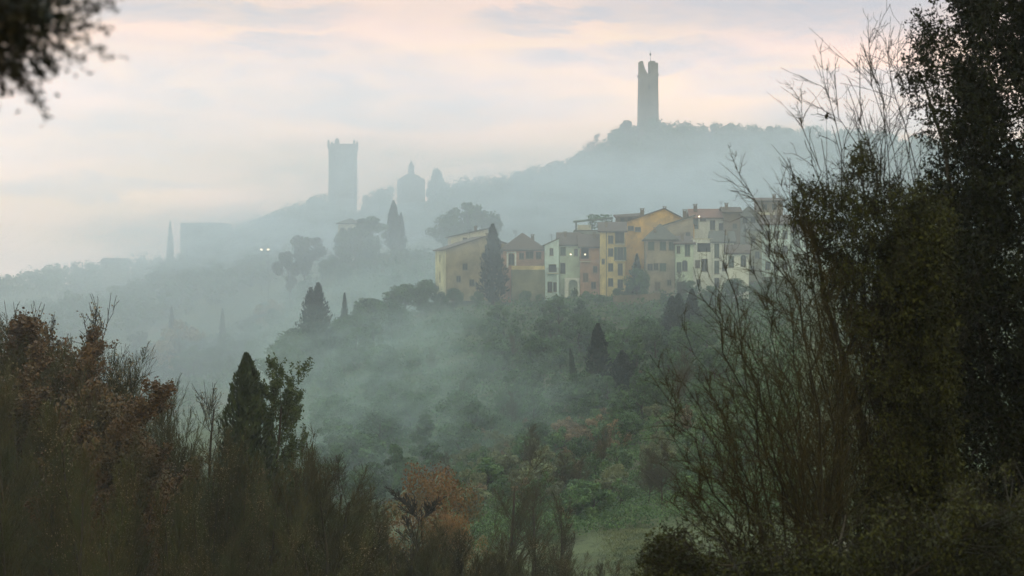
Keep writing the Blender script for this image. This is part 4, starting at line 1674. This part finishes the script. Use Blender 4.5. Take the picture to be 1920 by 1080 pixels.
rg = np.random.default_rng(64)
n = 26000
gpx, gY = rg.uniform(1020, 1300, n), rg.uniform(185, 245, n)
gx_ = (gpx - 960) / F * gY
c_ = np.stack([gx_, gY, ground_z(gx_, gY) + .08], 1)
v, f = leaves(c_, rg.normal(size=(n, 3)) * .5 + np.array([0, 0, 1.0]), rg.uniform(.15, .5, n) * (.6 + .4 * np.sin(gx_ * .7)), rg, .3)
o = obj('grass', v, f, M['olive'])
tag(o, 'rough pale grass tufts on the meadow', None, None, 'stuff')
# ---- foreground wood on the left
UP = dict(spread=[.42, .45, .45], up=[.06, .14, .12, .08], kids=[3.2, 1.6, 1.7], rmin=.009, ratio=[.48, .68, .6], wob=[.04, .09, .12, .15])
BARE = Kind([bare_tree('bare_tree', 81, 12, 't', 'tree', UP, lowcut=.2),
             bare_tree('bare_tree', 82, 12, 't', 'tree', dict(UP, spread=[.55, .5, .5], kids=[2.8, 1.7, 1.7]), lowcut=.2),
             bare_tree('bare_tree', 83, 12, 't', 'tree', dict(UP, kids=[3.4, 1.6, 1.8]), 'tan', 1500, .09, lowcut=.15)], [12, 12, 12])
SPARSE = Kind([bare_tree('bare_tree', 84, 12, 't', 'tree', dict(UP, kids=[1.2, 1.1, 1.2], spread=[.6, .55, .5], rmin=.012), 'tan', 260, .09, bark='bark', twig='twig_dark', lowcut=.3)], [12])
RUST = Kind([bare_tree('rust_leaved_tree', 85, 11, 't', 'tree', dict(UP, spread=[.7, .6, .5], kids=[2.6, 2.0, 1.8]), 'rust', 42000, .11, lowcut=.15),
             bare_tree('rust_leaved_tree', 86, 11, 't', 'tree', dict(UP, spread=[.75, .6, .5], kids=[2.4, 2.0, 1.8]), 'rust', 34000, .11, lowcut=.15)], [11, 11])
RUSTY = Kind([leafy_tree('rusty_tree', 98, 11, 3.6, 't', 'tree', 'rust', 40, 16000, .15, .3)], [11])
ORANGE = Kind([leafy_tree('orange_leaved_tree', 87, 8, 4.0, 't', 'tree', 'rust2', 26, 12000, .12, .35)], [8])
FORKED = Kind([bare_tree('forked_tree', 97, 8, 't', 'tree', dict(UP, spread=[.7, .6, .5], kids=[1.3, 1.6, 1.8], rmin=.02), twig='twig_dark', lowcut=.3)], [8])
EVERG = Kind([cypress_tree('conifer', 88, 14, 2.2, 't', 'tree', 'conif', 9000, .26, tips=1),
              bare_tree('conifer', 89, 14, 't', 'tree', dict(UP, kids=[2.2, 1.3, 1.0], spread=[.55, .45, .4], start=[.35, .3, .1]), 'conif', 17000, .14)], [14, 14])

SIL = [(-60, 585), (0, 585), (60, 592), (120, 612), (200, 672), (260, 700), (330, 722), (400, 768), (430, 785), (500, 800), (560, 812), (600, 822), (650, 862),
       (700, 925), (760, 965), (860, 985), (1000, 1012), (1150, 1050), (1250, 1065)]
sx_, sy_ = [a for a, _ in SIL], [b for _, b in SIL]
rg = np.random.default_rng(31)
ROWS = [(120, 0, 26), (108, 26, 34), (97, 62, 48), (86, 115, 80), (75, 180, 110), (65, 260, 150)]
GW = 'bare trees of the near wood on the left'
for (Y, dn, step) in ROWS:
    px = -60 + rg.uniform(0, step)
    while px < 1240:
        yy = Y + rg.uniform(-4, 4)
        top = np.interp(px, sx_, sy_) + dn + rg.normal() * 12
        if top < 1120:
            zn = next(n for (lim, n) in [(130, 'under the highest rusty crown'), (250, 'beside the middle rusty crown'), (400, 'between the rusty crowns and the conifers'), (560, 'around the near pair of conifers'),
                                         (700, 'right of the near conifers'), (880, 'in front of the orange-leaved tree'), (9999, 'before the meadow at lower centre')] if px < lim)
            rw = {120: 'back row', 108: 'second row', 97: 'third row', 86: 'fourth row', 75: 'fifth row', 65: 'front row'}[Y]
            BARE.at_top(px, top, yy, f'bare brown-twigged tree {zn}, {rw} of the near wood', f'bare trees {zn}, {rw} of the near wood', rg, rg.uniform(.75, 1.1) * (1.5 if px > 600 else 1.0), None, minh=2.0)
        px += step * rg.uniform(.7, 1.3)
for (px, top, Y, i, wd, lab) in [(55, 585, 112, 0, 1.0, 'rust-leaved tree at the left edge, its crown highest in the near wood'),
                                 (112, 610, 110, 1, .8, 'rust-leaved tree just right of the highest rusty crown'),
                                 (10, 640, 100, 1, .9, 'rust-leaved tree cut by the left edge of the picture'),
                                 (190, 708, 92, 0, .85, 'rust-leaved tree in the middle of the near wood'),
                                 (235, 760, 88, 1, .7, 'small rusty tree low in the near wood, right of the middle one'),
                                 (150, 640, 104, 1, .7, 'thin rusty tree between the left and middle rusty crowns')]:
    RUST.at_top(px, top, Y, lab, None, rg, wd * 1.45, i)
for (px, top, lab) in [(150, 545, 'tall sparse bare tree poking above the rusty crowns'),
                       (112, 560, 'slender sparse bare tree, left of the tall sparse one'),
                       (6, 560, 'sparse bare tree at the very left edge above the rusty crown'),
                       (190, 640, 'sparse bare tree right of the tall sparse one'),
                       (268, 640, 'lone straight bare tree above the near wood'),
                       (387, 712, 'short thin bare tree left of the two near conifers')]:
    SPARSE.at_top(px, top, 118 if px < 300 else 119, lab, None, rg, .95, 0)
for (px, top, Y, lab) in [(70, 598, 114, 'broad rounded rusty-brown crown behind the rusty tree at the left edge'), (180, 705, 95, 'rounded rusty-brown crown in the middle of the near wood'), (225, 780, 90, 'low rounded rusty crown, rightmost of the rusty ones')]:
    RUSTY.at_top(px, top, Y, lab, None, rg, .8, 0)
EVERG.at_top(462, 656, 112, 'dense pointed green conifer, left one of the near pair', None, rg, 1.1, 0)
EVERG.at_top(513, 664, 113, 'loose open-branched green conifer, right one of the near pair', None, rg, 1.0, 1)
ORANGE.at_top(800, 868, 152, 'round orange-leaved tree at lower centre behind dark forked limbs', None, rg, .72, 0)
FORKED.at_top(775, 905, 146, 'dark forked bare tree in front of the orange-leaved one', None, rg, 1.2, 0)
ORANGE.at_top(862, 955, 148, 'small orange-leaved tree right of the larger orange one', None, rg, .55, 0)
BARE.at_top(945, 838, 175, 'broad bare brown tree above the meadow at lower centre', None, rg, 1.6, 1)
BARE.at_top(985, 880, 172, 'smaller bare brown tree touching the broad one', None, rg, 1.3, 0)
BARE.at_top(1055, 925, 170, 'dark bare tree between the broad bare tree and the meadow', None, rg, 1.3, 2)
carpet('undergrowth', 'dark scrub under the near wood', (-80, 1300), (55, 150), 60000, 2.6, .2, 'twig_brown', 204)

# ------------------------------------------------------------------ near right: bare shrub, evergreen shrub and tree


def poly_in(px, py, poly):
    inside = np.zeros(len(px), bool)
    n = len(poly)
    j = n - 1
    for i in range(n):
        xi, yi = poly[i]
        xj, yj = poly[j]
        c = ((yi > py) != (yj > py)) & (px < (xj - xi) * (py - yi) / (yj - yi + 1e-9) + xi)
        inside ^= c
        j = i
    return inside


def fan_shrub(name, label, base, tips, seed, mat, r0=.022, dens=9, Yspread=1.6, sub=True, rmin=.0035):
    """long straight stems fanning from one stool, each with its side twigs"""
    rg = np.random.default_rng(seed)
    bx = Vector(base)
    root = empty(name, bx, 0, label, 'shrub')
    A, B_, RA, RB = [], [], [], []
    SA, SB, SRA, SRB = [], [], [], []

    def chain(p, q, bend, r, n, minr, store):
        pts = []
        for i in range(n + 1):
            t = i / n
            w = p + (q - p) * t + bend * (4 * t * (1 - t))
            w = w + rg.normal(size=3) * .012 * (1 if 0 < i < n else 0) * np.linalg.norm(q - p)
            pts.append(w)
        for i in range(n):
            store[0].append(pts[i])
            store[1].append(pts[i + 1])
            store[2].append(max(minr, r * (1 - .85 * i / n)))
            store[3].append(max(minr * .7, r * (1 - .85 * (i + 1) / n)))
        return pts
    S = (SA, SB, SRA, SRB)
    T = (A, B_, RA, RB)
    for (px, py, Y) in tips:
        q = np.array(P(px, py, Y) - bx)
        p = rg.normal(size=3) * np.array([.2, .3, 0]) + np.array([q[0] * .33, 0, 0])
        L = np.linalg.norm(q - p)
        bend = np.array([.06 * L, .02 * L, .03 * L]) * rg.uniform(-.2, 1.5)
        pts = chain(p, q, bend, r0 * rg.uniform(.7, 1.1) * (L / 4) ** .5, 12, rmin * 1.4, S)
        for i in range(2, 12):
            for _ in range(rg.poisson(dens / 9 * 1.7)):
                t = rg.uniform()
                o = pts[i] + (pts[i + 1] - pts[i]) * t
                d = (pts[i + 1] - pts[i])
                d /= np.linalg.norm(d)
                sd_ = rg.normal(size=3)
                sd_ -= d * np.dot(sd_, d)
                sd_ /= np.linalg.norm(sd_)
                sp = rg.uniform(.4, .95)
                dd = d * math.cos(sp) + sd_ * math.sin(sp) + np.array([0, 0, .12])
                l2 = rg.uniform(.35, .95) * (1.15 - i / 14) * L * .27
                e = o + dd * l2
                pp = chain(o, e, sd_ * l2 * -.06, r0 * .35, 4, rmin, T)
                if sub:
                    for _k in range(rg.poisson(5.0)):
                        j = int(rg.integers(0, 4))
                        o3 = pp[j] + (pp[j + 1] - pp[j]) * rg.uniform()
                        s3 = rg.normal(size=3)
                        d3 = dd + s3 * .45
                        d3 /= np.linalg.norm(d3)
                        l3 = l2 * rg.uniform(.25, .6)
                        chain(o3, o3 + d3 * l3, s3 * .02, r0 * .18, 2, rmin * .75, T)
    v, f = tubes(np.array(SA), np.array(SB), np.array(SRA), np.array(SRB), 5)
    obj('stems', v, f, M['twig_dark'], root)
    v, f = tubes(np.array(A), np.array(B_), np.array(RA), np.array(RB), 3)
    obj('twigs', v, f, M[mat], root)
    return root, np.array(B_)


tips1 = [(1378, 312, 27), (1503, 178, 28), (1300, 500, 26), (1330, 520, 26.5), (1218, 665, 25), (1232, 720, 25.2), (1238, 868, 25), (1255, 690, 26), (1360, 430, 27),
         (1420, 380, 27.5), (1455, 330, 28), (1400, 480, 26.5), (1345, 600, 26), (1280, 610, 26), (1225, 770, 25.5), (1260, 800, 25.5), (1300, 700, 26), (1320, 780, 25),
         (1270, 900, 25), (1450, 440, 27), (1495, 400, 28), (1380, 560, 27), (1430, 560, 27), (1470, 520, 28), (1350, 680, 26), (1290, 960, 25), (1310, 850, 25),
         (1540, 470, 28), (1520, 560, 27), (1560, 620, 28), (1245, 930, 24.8), (1400, 640, 26), (1600, 560, 28), (1360, 760, 25), (1340, 560, 26.2), (1410, 700, 26)]
fan_shrub('bare_shrub', 'large bare shrub with dark stems fanning up to the left at lower right', P(1560, 1150, 26.5), tips1, 301, 'twig_brown', .017, 19, rmin=.0028)
tips2 = [(1565, 140, 29), (1628, 60, 29.5), (1620, 95, 29), (1612, 112, 28.7), (1588, 160, 29), (1640, 130, 29.2), (1655, 200, 29), (1560, 235, 28.6), (1540, 260, 28.4), (1600, 200, 29), (1680, 120, 29.5),
         (1660, 70, 29.8), (1520, 300, 28), (1480, 310, 28), (1575, 300, 28), (1610, 320, 28.5), (1545, 150, 28.8), (1648, 300, 28)]
fan_shrub('bare_shrub', 'taller bare shrub whose thin twigs stand against the sky beside the evergreen', P(1700, 1150, 29), tips2, 302, 'twig_dark', .014, 11, rmin=.0042)


def evergreen(name, label, base, parts, seed, mat, stems=8, cat='shrub', top=None):
    """parts: (polygon in view directions, depth range, clumps, clump radius, leaves per clump, leaf length)"""
    rg = np.random.default_rng(seed)
    bx = np.array(P(*base))
    root = empty(name, bx, 0, label, cat)
    C, D, S, centres = [], [], [], []
    TA, TB, TR0, TR1 = [], [], [], []
    for (poly, (ya, yb), n, cr, nl, ls) in parts:
        xs_ = [p[0] for p in poly]
        ys_ = [p[1] for p in poly]
        k = 0
        cc = []
        while k < n:
            px = rg.uniform(min(xs_), max(xs_), n)
            py = rg.uniform(min(ys_), max(ys_), n)
            m = poly_in(px, py, poly)
            px, py = px[m], py[m]
            Y = rg.uniform(ya, yb, len(px))
            cc.append(np.stack([(px - 960) / F * Y, Y, (540 - py) / F * Y], 1))
            k += len(px)
        cc = np.concatenate(cc)[:n]
        K = max(8, n // 18)
        cen = cc[rg.choice(n, K, replace=False)]
        near = np.argmin(((cc[:, None, :] - cen[None]) ** 2 * np.array([1, .3, 1])).sum(2), axis=1)
        cc = cc + (cen[near] - cc) * rg.uniform(.15, .5, (n, 1)) - bx
        centres.append(cc)
        # each clump is one leafy spray: leaves in whorls along a short twig
        td = cc / (np.linalg.norm(cc, axis=1, keepdims=True) + 1e-6)
        td = td * .5 + rg.normal(size=(n, 3)) * .55 + np.array([-.25, -.1, .35])
        td /= np.linalg.norm(td, axis=1, keepdims=True)
        TA.append(cc - td * cr)
        TB.append(cc + td * cr)
        TR0.append(np.full(n, .005))
        TR1.append(np.full(n, .002))
        t = rg.uniform(-1, 1, (n, nl))
        pos = cc[:, None, :] + td[:, None, :] * (t * cr)[:, :, None] + rg.normal(size=(n, nl, 3)) * cr * .22
        dd = td[:, None, :] * .7 + rg.normal(size=(n, nl, 3)) * .7
        C.append(pos.reshape(-1, 3))
        D.append(dd.reshape(-1, 3))
        S.append(rg.uniform(.65, 1.25, n * nl) * ls)
    C, D, S = np.concatenate(C), np.concatenate(D), np.concatenate(S)
    v, f = leaves(C, D, S, rg, .48)
    obj('foliage', v, f, M[mat], root)
    centres = np.concatenate(centres)
    # limbs: stems rise from the base, and boughs leave them for groups of sprays
    P0, P1, R0, R1 = list(np.concatenate(TA)), list(np.concatenate(TB)), list(np.concatenate(TR0)), list(np.concatenate(TR1))
    B0, B1, Q0, Q1 = [], [], [], []
    idx = rg.choice(len(centres), stems, replace=False)
    ends = centres[idx]
    ends = ends[np.argsort(-ends[:, 2])]
    paths = []
    for e in ends:
        s = rg.normal(size=3) * np.array([.2, .2, 0])
        n = 8
        pts = [s + (e - s) * (i / n) + rg.normal(size=3) * .05 * (0 < i < n) for i in range(n + 1)]
        rr = .012 + .012 * np.linalg.norm(e - s)
        for i in range(n):
            B0.append(pts[i])
            B1.append(pts[i + 1])
            Q0.append(rr * (1 - .85 * i / n))
            Q1.append(rr * (1 - .85 * (i + 1) / n))
        paths += pts[2:]
    paths = np.array(paths)
    for c in centres[rg.choice(len(centres), min(len(centres), 1500), replace=False)]:
        dst = np.linalg.norm(paths - c, axis=1) + np.maximum(0, paths[:, 2] - c[2]) * 2
        a = paths[np.argmin(dst)]
        if np.linalg.norm(a - c) > .75 or a[2] > c[2] + .1:
            continue
        m = (a + c) / 2 + rg.normal(size=3) * .05
        P0 += [a, m]
        P1 += [m, c]
        R0 += [.010, .007]
        R1 += [.007, .004]
    v, f = tubes(np.array(B0), np.array(B1), np.array(Q0), np.array(Q1), 7)
    obj('trunk', v, f, M['bark'], root)
    v, f = tubes(np.array(P0), np.array(P1), np.array(R0), np.array(R1), 3)
    obj('branches', v, f, M['twig_dark'], root)
    return root


big_edge = [(1712, -120), (1715, 0), (1702, 40), (1690, 95), (1665, 120), (1662, 150), (1690, 175), (1720, 215), (1735, 260), (1722, 300), (1740, 360), (1720, 420), (1700, 520), (1700, 700), (1690, 900), (1700, 1140), (2350, 1200), (2350, -250)]
big_core = [(1790, -200), (1800, 60), (1790, 130), (1800, 190), (1775, 260), (1735, 350), (1690, 470), (1660, 620), (1640, 1140), (2350, 1200), (2350, -300)]
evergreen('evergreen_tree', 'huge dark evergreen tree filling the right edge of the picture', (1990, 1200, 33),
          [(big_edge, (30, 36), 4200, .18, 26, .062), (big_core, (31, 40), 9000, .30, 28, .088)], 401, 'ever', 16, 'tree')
mid_edge = [(1595, 275), (1640, 265), (1650, 330), (1700, 350), (1740, 330), (1760, 700), (1740, 1140), (1580, 1140), (1600, 980), (1640, 820), (1620, 700), (1590, 620), (1560, 540), (1510, 450), (1475, 390),
            (1490, 350), (1540, 340), (1570, 370)]
airy = [(1480, 380), (1520, 340), (1600, 300), (1700, 340), (1720, 500), (1700, 1100), (1420, 1100), (1450, 950), (1520, 800), (1540, 650), (1500, 520), (1470, 430)]
mid_core = [(1680, 400), (1780, 380), (1800, 1140), (1640, 1140), (1690, 900), (1690, 700), (1650, 560)]
evergreen('evergreen_shrub', 'olive-green leafy shrub between the bare shrub and the huge evergreen', (1690, 1200, 29),
          [(airy, (27, 30), 1300, .10, 7, .045), (mid_edge, (27.5, 30.5), 1700, .15, 18, .05), (mid_core, (28, 31.5), 2200, .24, 22, .065)], 402, 'ever2', 12)
low = [(1180, 1120), (1200, 1060), (1225, 1015), (1260, 990), (1300, 1030), (1370, 1060), (1400, 1035), (1450, 1070), (1500, 1060), (1530, 1000), (1560, 1050), (1620, 1030), (1650, 970), (1690, 1020), (1760, 980), (1800, 920), (1850, 970), (1960, 910), (1960, 1160), (1180, 1160)]
tips3 = [(1440, 520, 29), (1480, 560, 29), (1520, 430, 29), (1560, 480, 30), (1600, 440, 30), (1640, 500, 30), (1680, 560, 30), (1500, 640, 29), (1550, 560, 29), (1420, 620, 29), (1460, 690, 29),
         (1620, 600, 30), (1580, 380, 30), (1660, 420, 30), (1400, 700, 29), (1380, 760, 28.5), (1530, 700, 29), (1340, 900, 28), (1350, 820, 28.5), (1590, 690, 30), (1460, 470, 29), (1500, 480, 29.3), (1420, 820, 28),
         (1480, 800, 28), (1380, 960, 27.5), (1430, 540, 29)]
fan_shrub('bare_shrub', 'brown twiggy shrub filling in behind the large bare one', P(1590, 1200, 29.5), tips3, 303, 'twig_brown', .012, 24, rmin=.0028)
evergreen('evergreen_shrub', 'low spreading shrub along the bottom right edge of the picture', (1560, 1210, 22),
          [(low, (21, 25), 2600, .15, 18, .045), ([(1190, 1060), (1240, 960), (1330, 990), (1420, 960), (1500, 990), (1600, 940), (1760, 900), (1900, 860), (1900, 1100), (1190, 1100)], (21.5, 25), 700, .10, 7, .04)], 403, 'ever2', 14)

# a dead leaf caught on a thin upright twig
tw = empty('caught_leaf', P(1550, 250, 28.5), 0, 'single curled dark leaf caught on a thin twig against the sky', 'leaf')
v, f = leaves(np.array([[0, 0, .22], [.01, 0, .2]]), np.array([[.35, 0, 1], [.1, 0, 1.0]]), np.array([.10, .07]), np.random.default_rng(1), .55)
obj('blade', v, f, M['twig_dark'], tw)
b = MB()
b.tube((0, 0, -1.0), (.0, 0, .3), .004, .002, 5)
b.build('twig', M['twig_dark'], tw)

# ------------------------------------------------------------------ near left: overhanging branch of a tree outside the frame
def near_branch():
    rg = np.random.default_rng(55)
    Y = 6.0
    g = gz(-3.0, Y)
    root = empty('overhanging_tree', (-3.0, Y, g), 0, 'blurred dark leafy branch hanging into the top left corner', 'tree')
    o = np.array([-3.0, Y, g])
    limb = [np.array(P(px, py, yy)) for (px, py, yy) in ((-1100, -700, 6.2), (-600, -380, 6.1), (-250, -160, 6.0), (-40, -30, 6.0), (60, 40, 5.95))]
    trunk = [o + np.array([0, 0, -.5]), o + np.array([.02, 0, 1.2]), limb[0], limb[0] + np.array([-.1, .1, 1.6]), limb[0] + np.array([0, .2, 3.0])]
    A, B_, RA, RB = [], [], [], []
    for i in range(4):
        A.append(trunk[i] - o)
        B_.append(trunk[i + 1] - o)
        RA.append(.17 - .035 * i)
        RB.append(.17 - .035 * (i + 1))
    v, f = tubes(np.array(A), np.array(B_), np.array(RA), np.array(RB), 10)
    obj('trunk', v, f, M['bark'], root)
    A, B_, RA, RB = [], [], [], []
    for i in range(4):
        A.append(limb[i])
        B_.append(limb[i + 1])
        RA.append(.035 - .008 * i)
        RB.append(.035 - .008 * (i + 1))
    sprays = [((20, 0), (215, 15), 5.95), ((30, 20), (205, 60), 6.0), ((40, 40), (210, 108), 5.9), ((20, 40), (150, 115), 6.05), ((0, 40), (110, 130), 5.9), ((-20, 40), (90, 152), 5.95),
              ((-30, 60), (50, 165), 6.0), ((20, 120), (88, 228), 5.9), ((0, 120), (75, 200), 5.9), ((-40, 60), (10, 170), 6.1), ((-60, 100), (-5, 210), 6.0), ((-80, -20), (120, 60), 6.1), ((-80, 0), (60, 100), 6.15),
              ((60, -60), (230, -10), 6.0), ((0, -80), (180, -30), 6.1), ((-60, 60), (30, 140), 5.85), ((-20, 10), (140, 40), 5.85), ((-100, 40), (0, 120), 6.0), ((10, -20), (180, 20), 6.05)]
    C, D, S = [], [], []
    for (a, b2, yy) in sprays:
        p = np.array(P(*a, yy))
        q = np.array(P(*b2, yy + rg.normal() * .04))
        L = np.linalg.norm(q - p)
        prev = p
        bend = np.array([0, 0, .05 * L])
        for i in range(6):
            t = (i + 1) / 6
            w = p + (q - p) * t + bend * 4 * t * (1 - t) + rg.normal(size=3) * .004
            A.append(prev)
            B_.append(w)
            RA.append(.0042 * (1 - t) + .0012)
            RB.append(.0042 * (1 - t) + .0010)
            dirn = (w - prev) / np.linalg.norm(w - prev)
            dense = 1.0 if (a[0] < 15 or b2[0] < 130) else .55
            if b2[1] > 195:
                dense = .35
            nl = int(34 * dense)
            tt = rg.uniform(size=(nl, 1))
            c = prev + (w - prev) * tt + rg.normal(size=(nl, 3)) * np.array([.012, .02, .012]) * (1.3 if t < .8 else .7)
            C.append(c)
            D.append(dirn * .5 + rg.normal(size=(nl, 3)) * .7)
            S.append(rg.uniform(.012, .028, nl))
            prev = w
    # the thick dark heart of the bough
    n = 3200
    px = rg.normal(10, 55, n)
    py = rg.normal(35, 50, n)
    yy = rg.uniform(5.8, 6.35, n)
    C.append(np.stack([(px - 960) / F * yy, yy, (540 - py) / F * yy], 1))
    D.append(rg.normal(size=(n, 3)))
    S.append(rg.uniform(.014, .03, n))
    n = 2600
    px = rg.uniform(-500, 30, n)
    py = rg.uniform(-420, 100, n)
    yy = rg.uniform(5.7, 6.5, n)
    C.append(np.stack([(px - 960) / F * yy, yy, (540 - py) / F * yy], 1))
    D.append(rg.normal(size=(n, 3)))
    S.append(rg.uniform(.02, .035, n))
    v, f = tubes(np.array(A) - o, np.array(B_) - o, np.array(RA), np.array(RB), 5)
    obj('branches', v, f, M['twig_dark'], root)
    v, f = leaves(np.concatenate(C) - o, np.concatenate(D), np.concatenate(S), rg, .42)
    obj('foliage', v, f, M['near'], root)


near_branch()

# ------------------------------------------------------------------ air
def box_volume(name, x0, x1, y0, y1, z0, z1, mat, label):
    b = MB()
    b.box(x0, x1, y0, y1, z0, z1)
    o = b.build(name, mat)
    return tag(o, label, 'haze', None, 'stuff')


box_volume('haze', -640, 640, -125, 1545, -38, 97, mat_volume('haze', .0003, (.86, .94, .95), .45), 'even pale haze filling the whole valley')


def mist(px, py, Y, rx, ry, rz, dens, seed, label, rot=0.0, tilt=0.0, ns=2.2):
    tint = (.77, .95, .89) if Y < 520 else (.86, .955, 1.0)
    bpy.ops.mesh.primitive_ico_sphere_add(subdivisions=3, radius=1.0)
    o = bpy.context.object
    o.name = 'mist'
    o.location = P(px, py, Y)
    o.scale = (rx, ry, rz)
    o.rotation_euler = (0, R(tilt), R(rot))
    o.data.materials.append(mat_volume('mist', dens, tint, 0.45, True, ns, seed))
    tag(o, label, 'mist', None, 'stuff')


mist(960, 480, 640, 430, 430, 66, .0021, 12.7, 'great bank of mist filling the valley and lying over the hills', ns=.9)
mist(640, 740, 350, 38, 45, 17, .0085, 3.1, 'mist bank hanging in the hollow left of the slope', tilt=-18)
mist(760, 560, 500, 55, 30, 14, .012, 8.4, 'mist drifting behind the spur toward the long stone house', tilt=-12)
mist(330, 690, 540, 60, 40, 15, .003, 1.7, 'mist lying in the left valley')
mist(660, 420, 760, 75, 40, 17, .014, 5.5, 'mist veiling the foot of the square tower')
mist(1230, 370, 740, 120, 50, 27, .016, 6.2, 'mist bank against the wooded hill under the ruined tower')
mist(1500, 280, 830, 60, 40, 16, .012, 2.9, 'mist fading the right end of the far hill')
mist(650, 320, 770, 62, 34, 18, .016, 9.9, 'thin mist drifting before the square tower and the church')
mist(820, 820, 310, 38, 40, 14, .0055, 7.7, 'mist low in the hollow between the near wood and the slope', tilt=-15)
mist(700, 640, 415, 34, 22, 10, .012, 2.2, 'mist rolling over the end of the spur')
mist(400, 450, 740, 75, 34, 16, .020, 4.9, 'mist before the flat-topped building')
mist(240, 520, 860, 90, 40, 16, .006, 4.3, 'mist along the low left skyline')
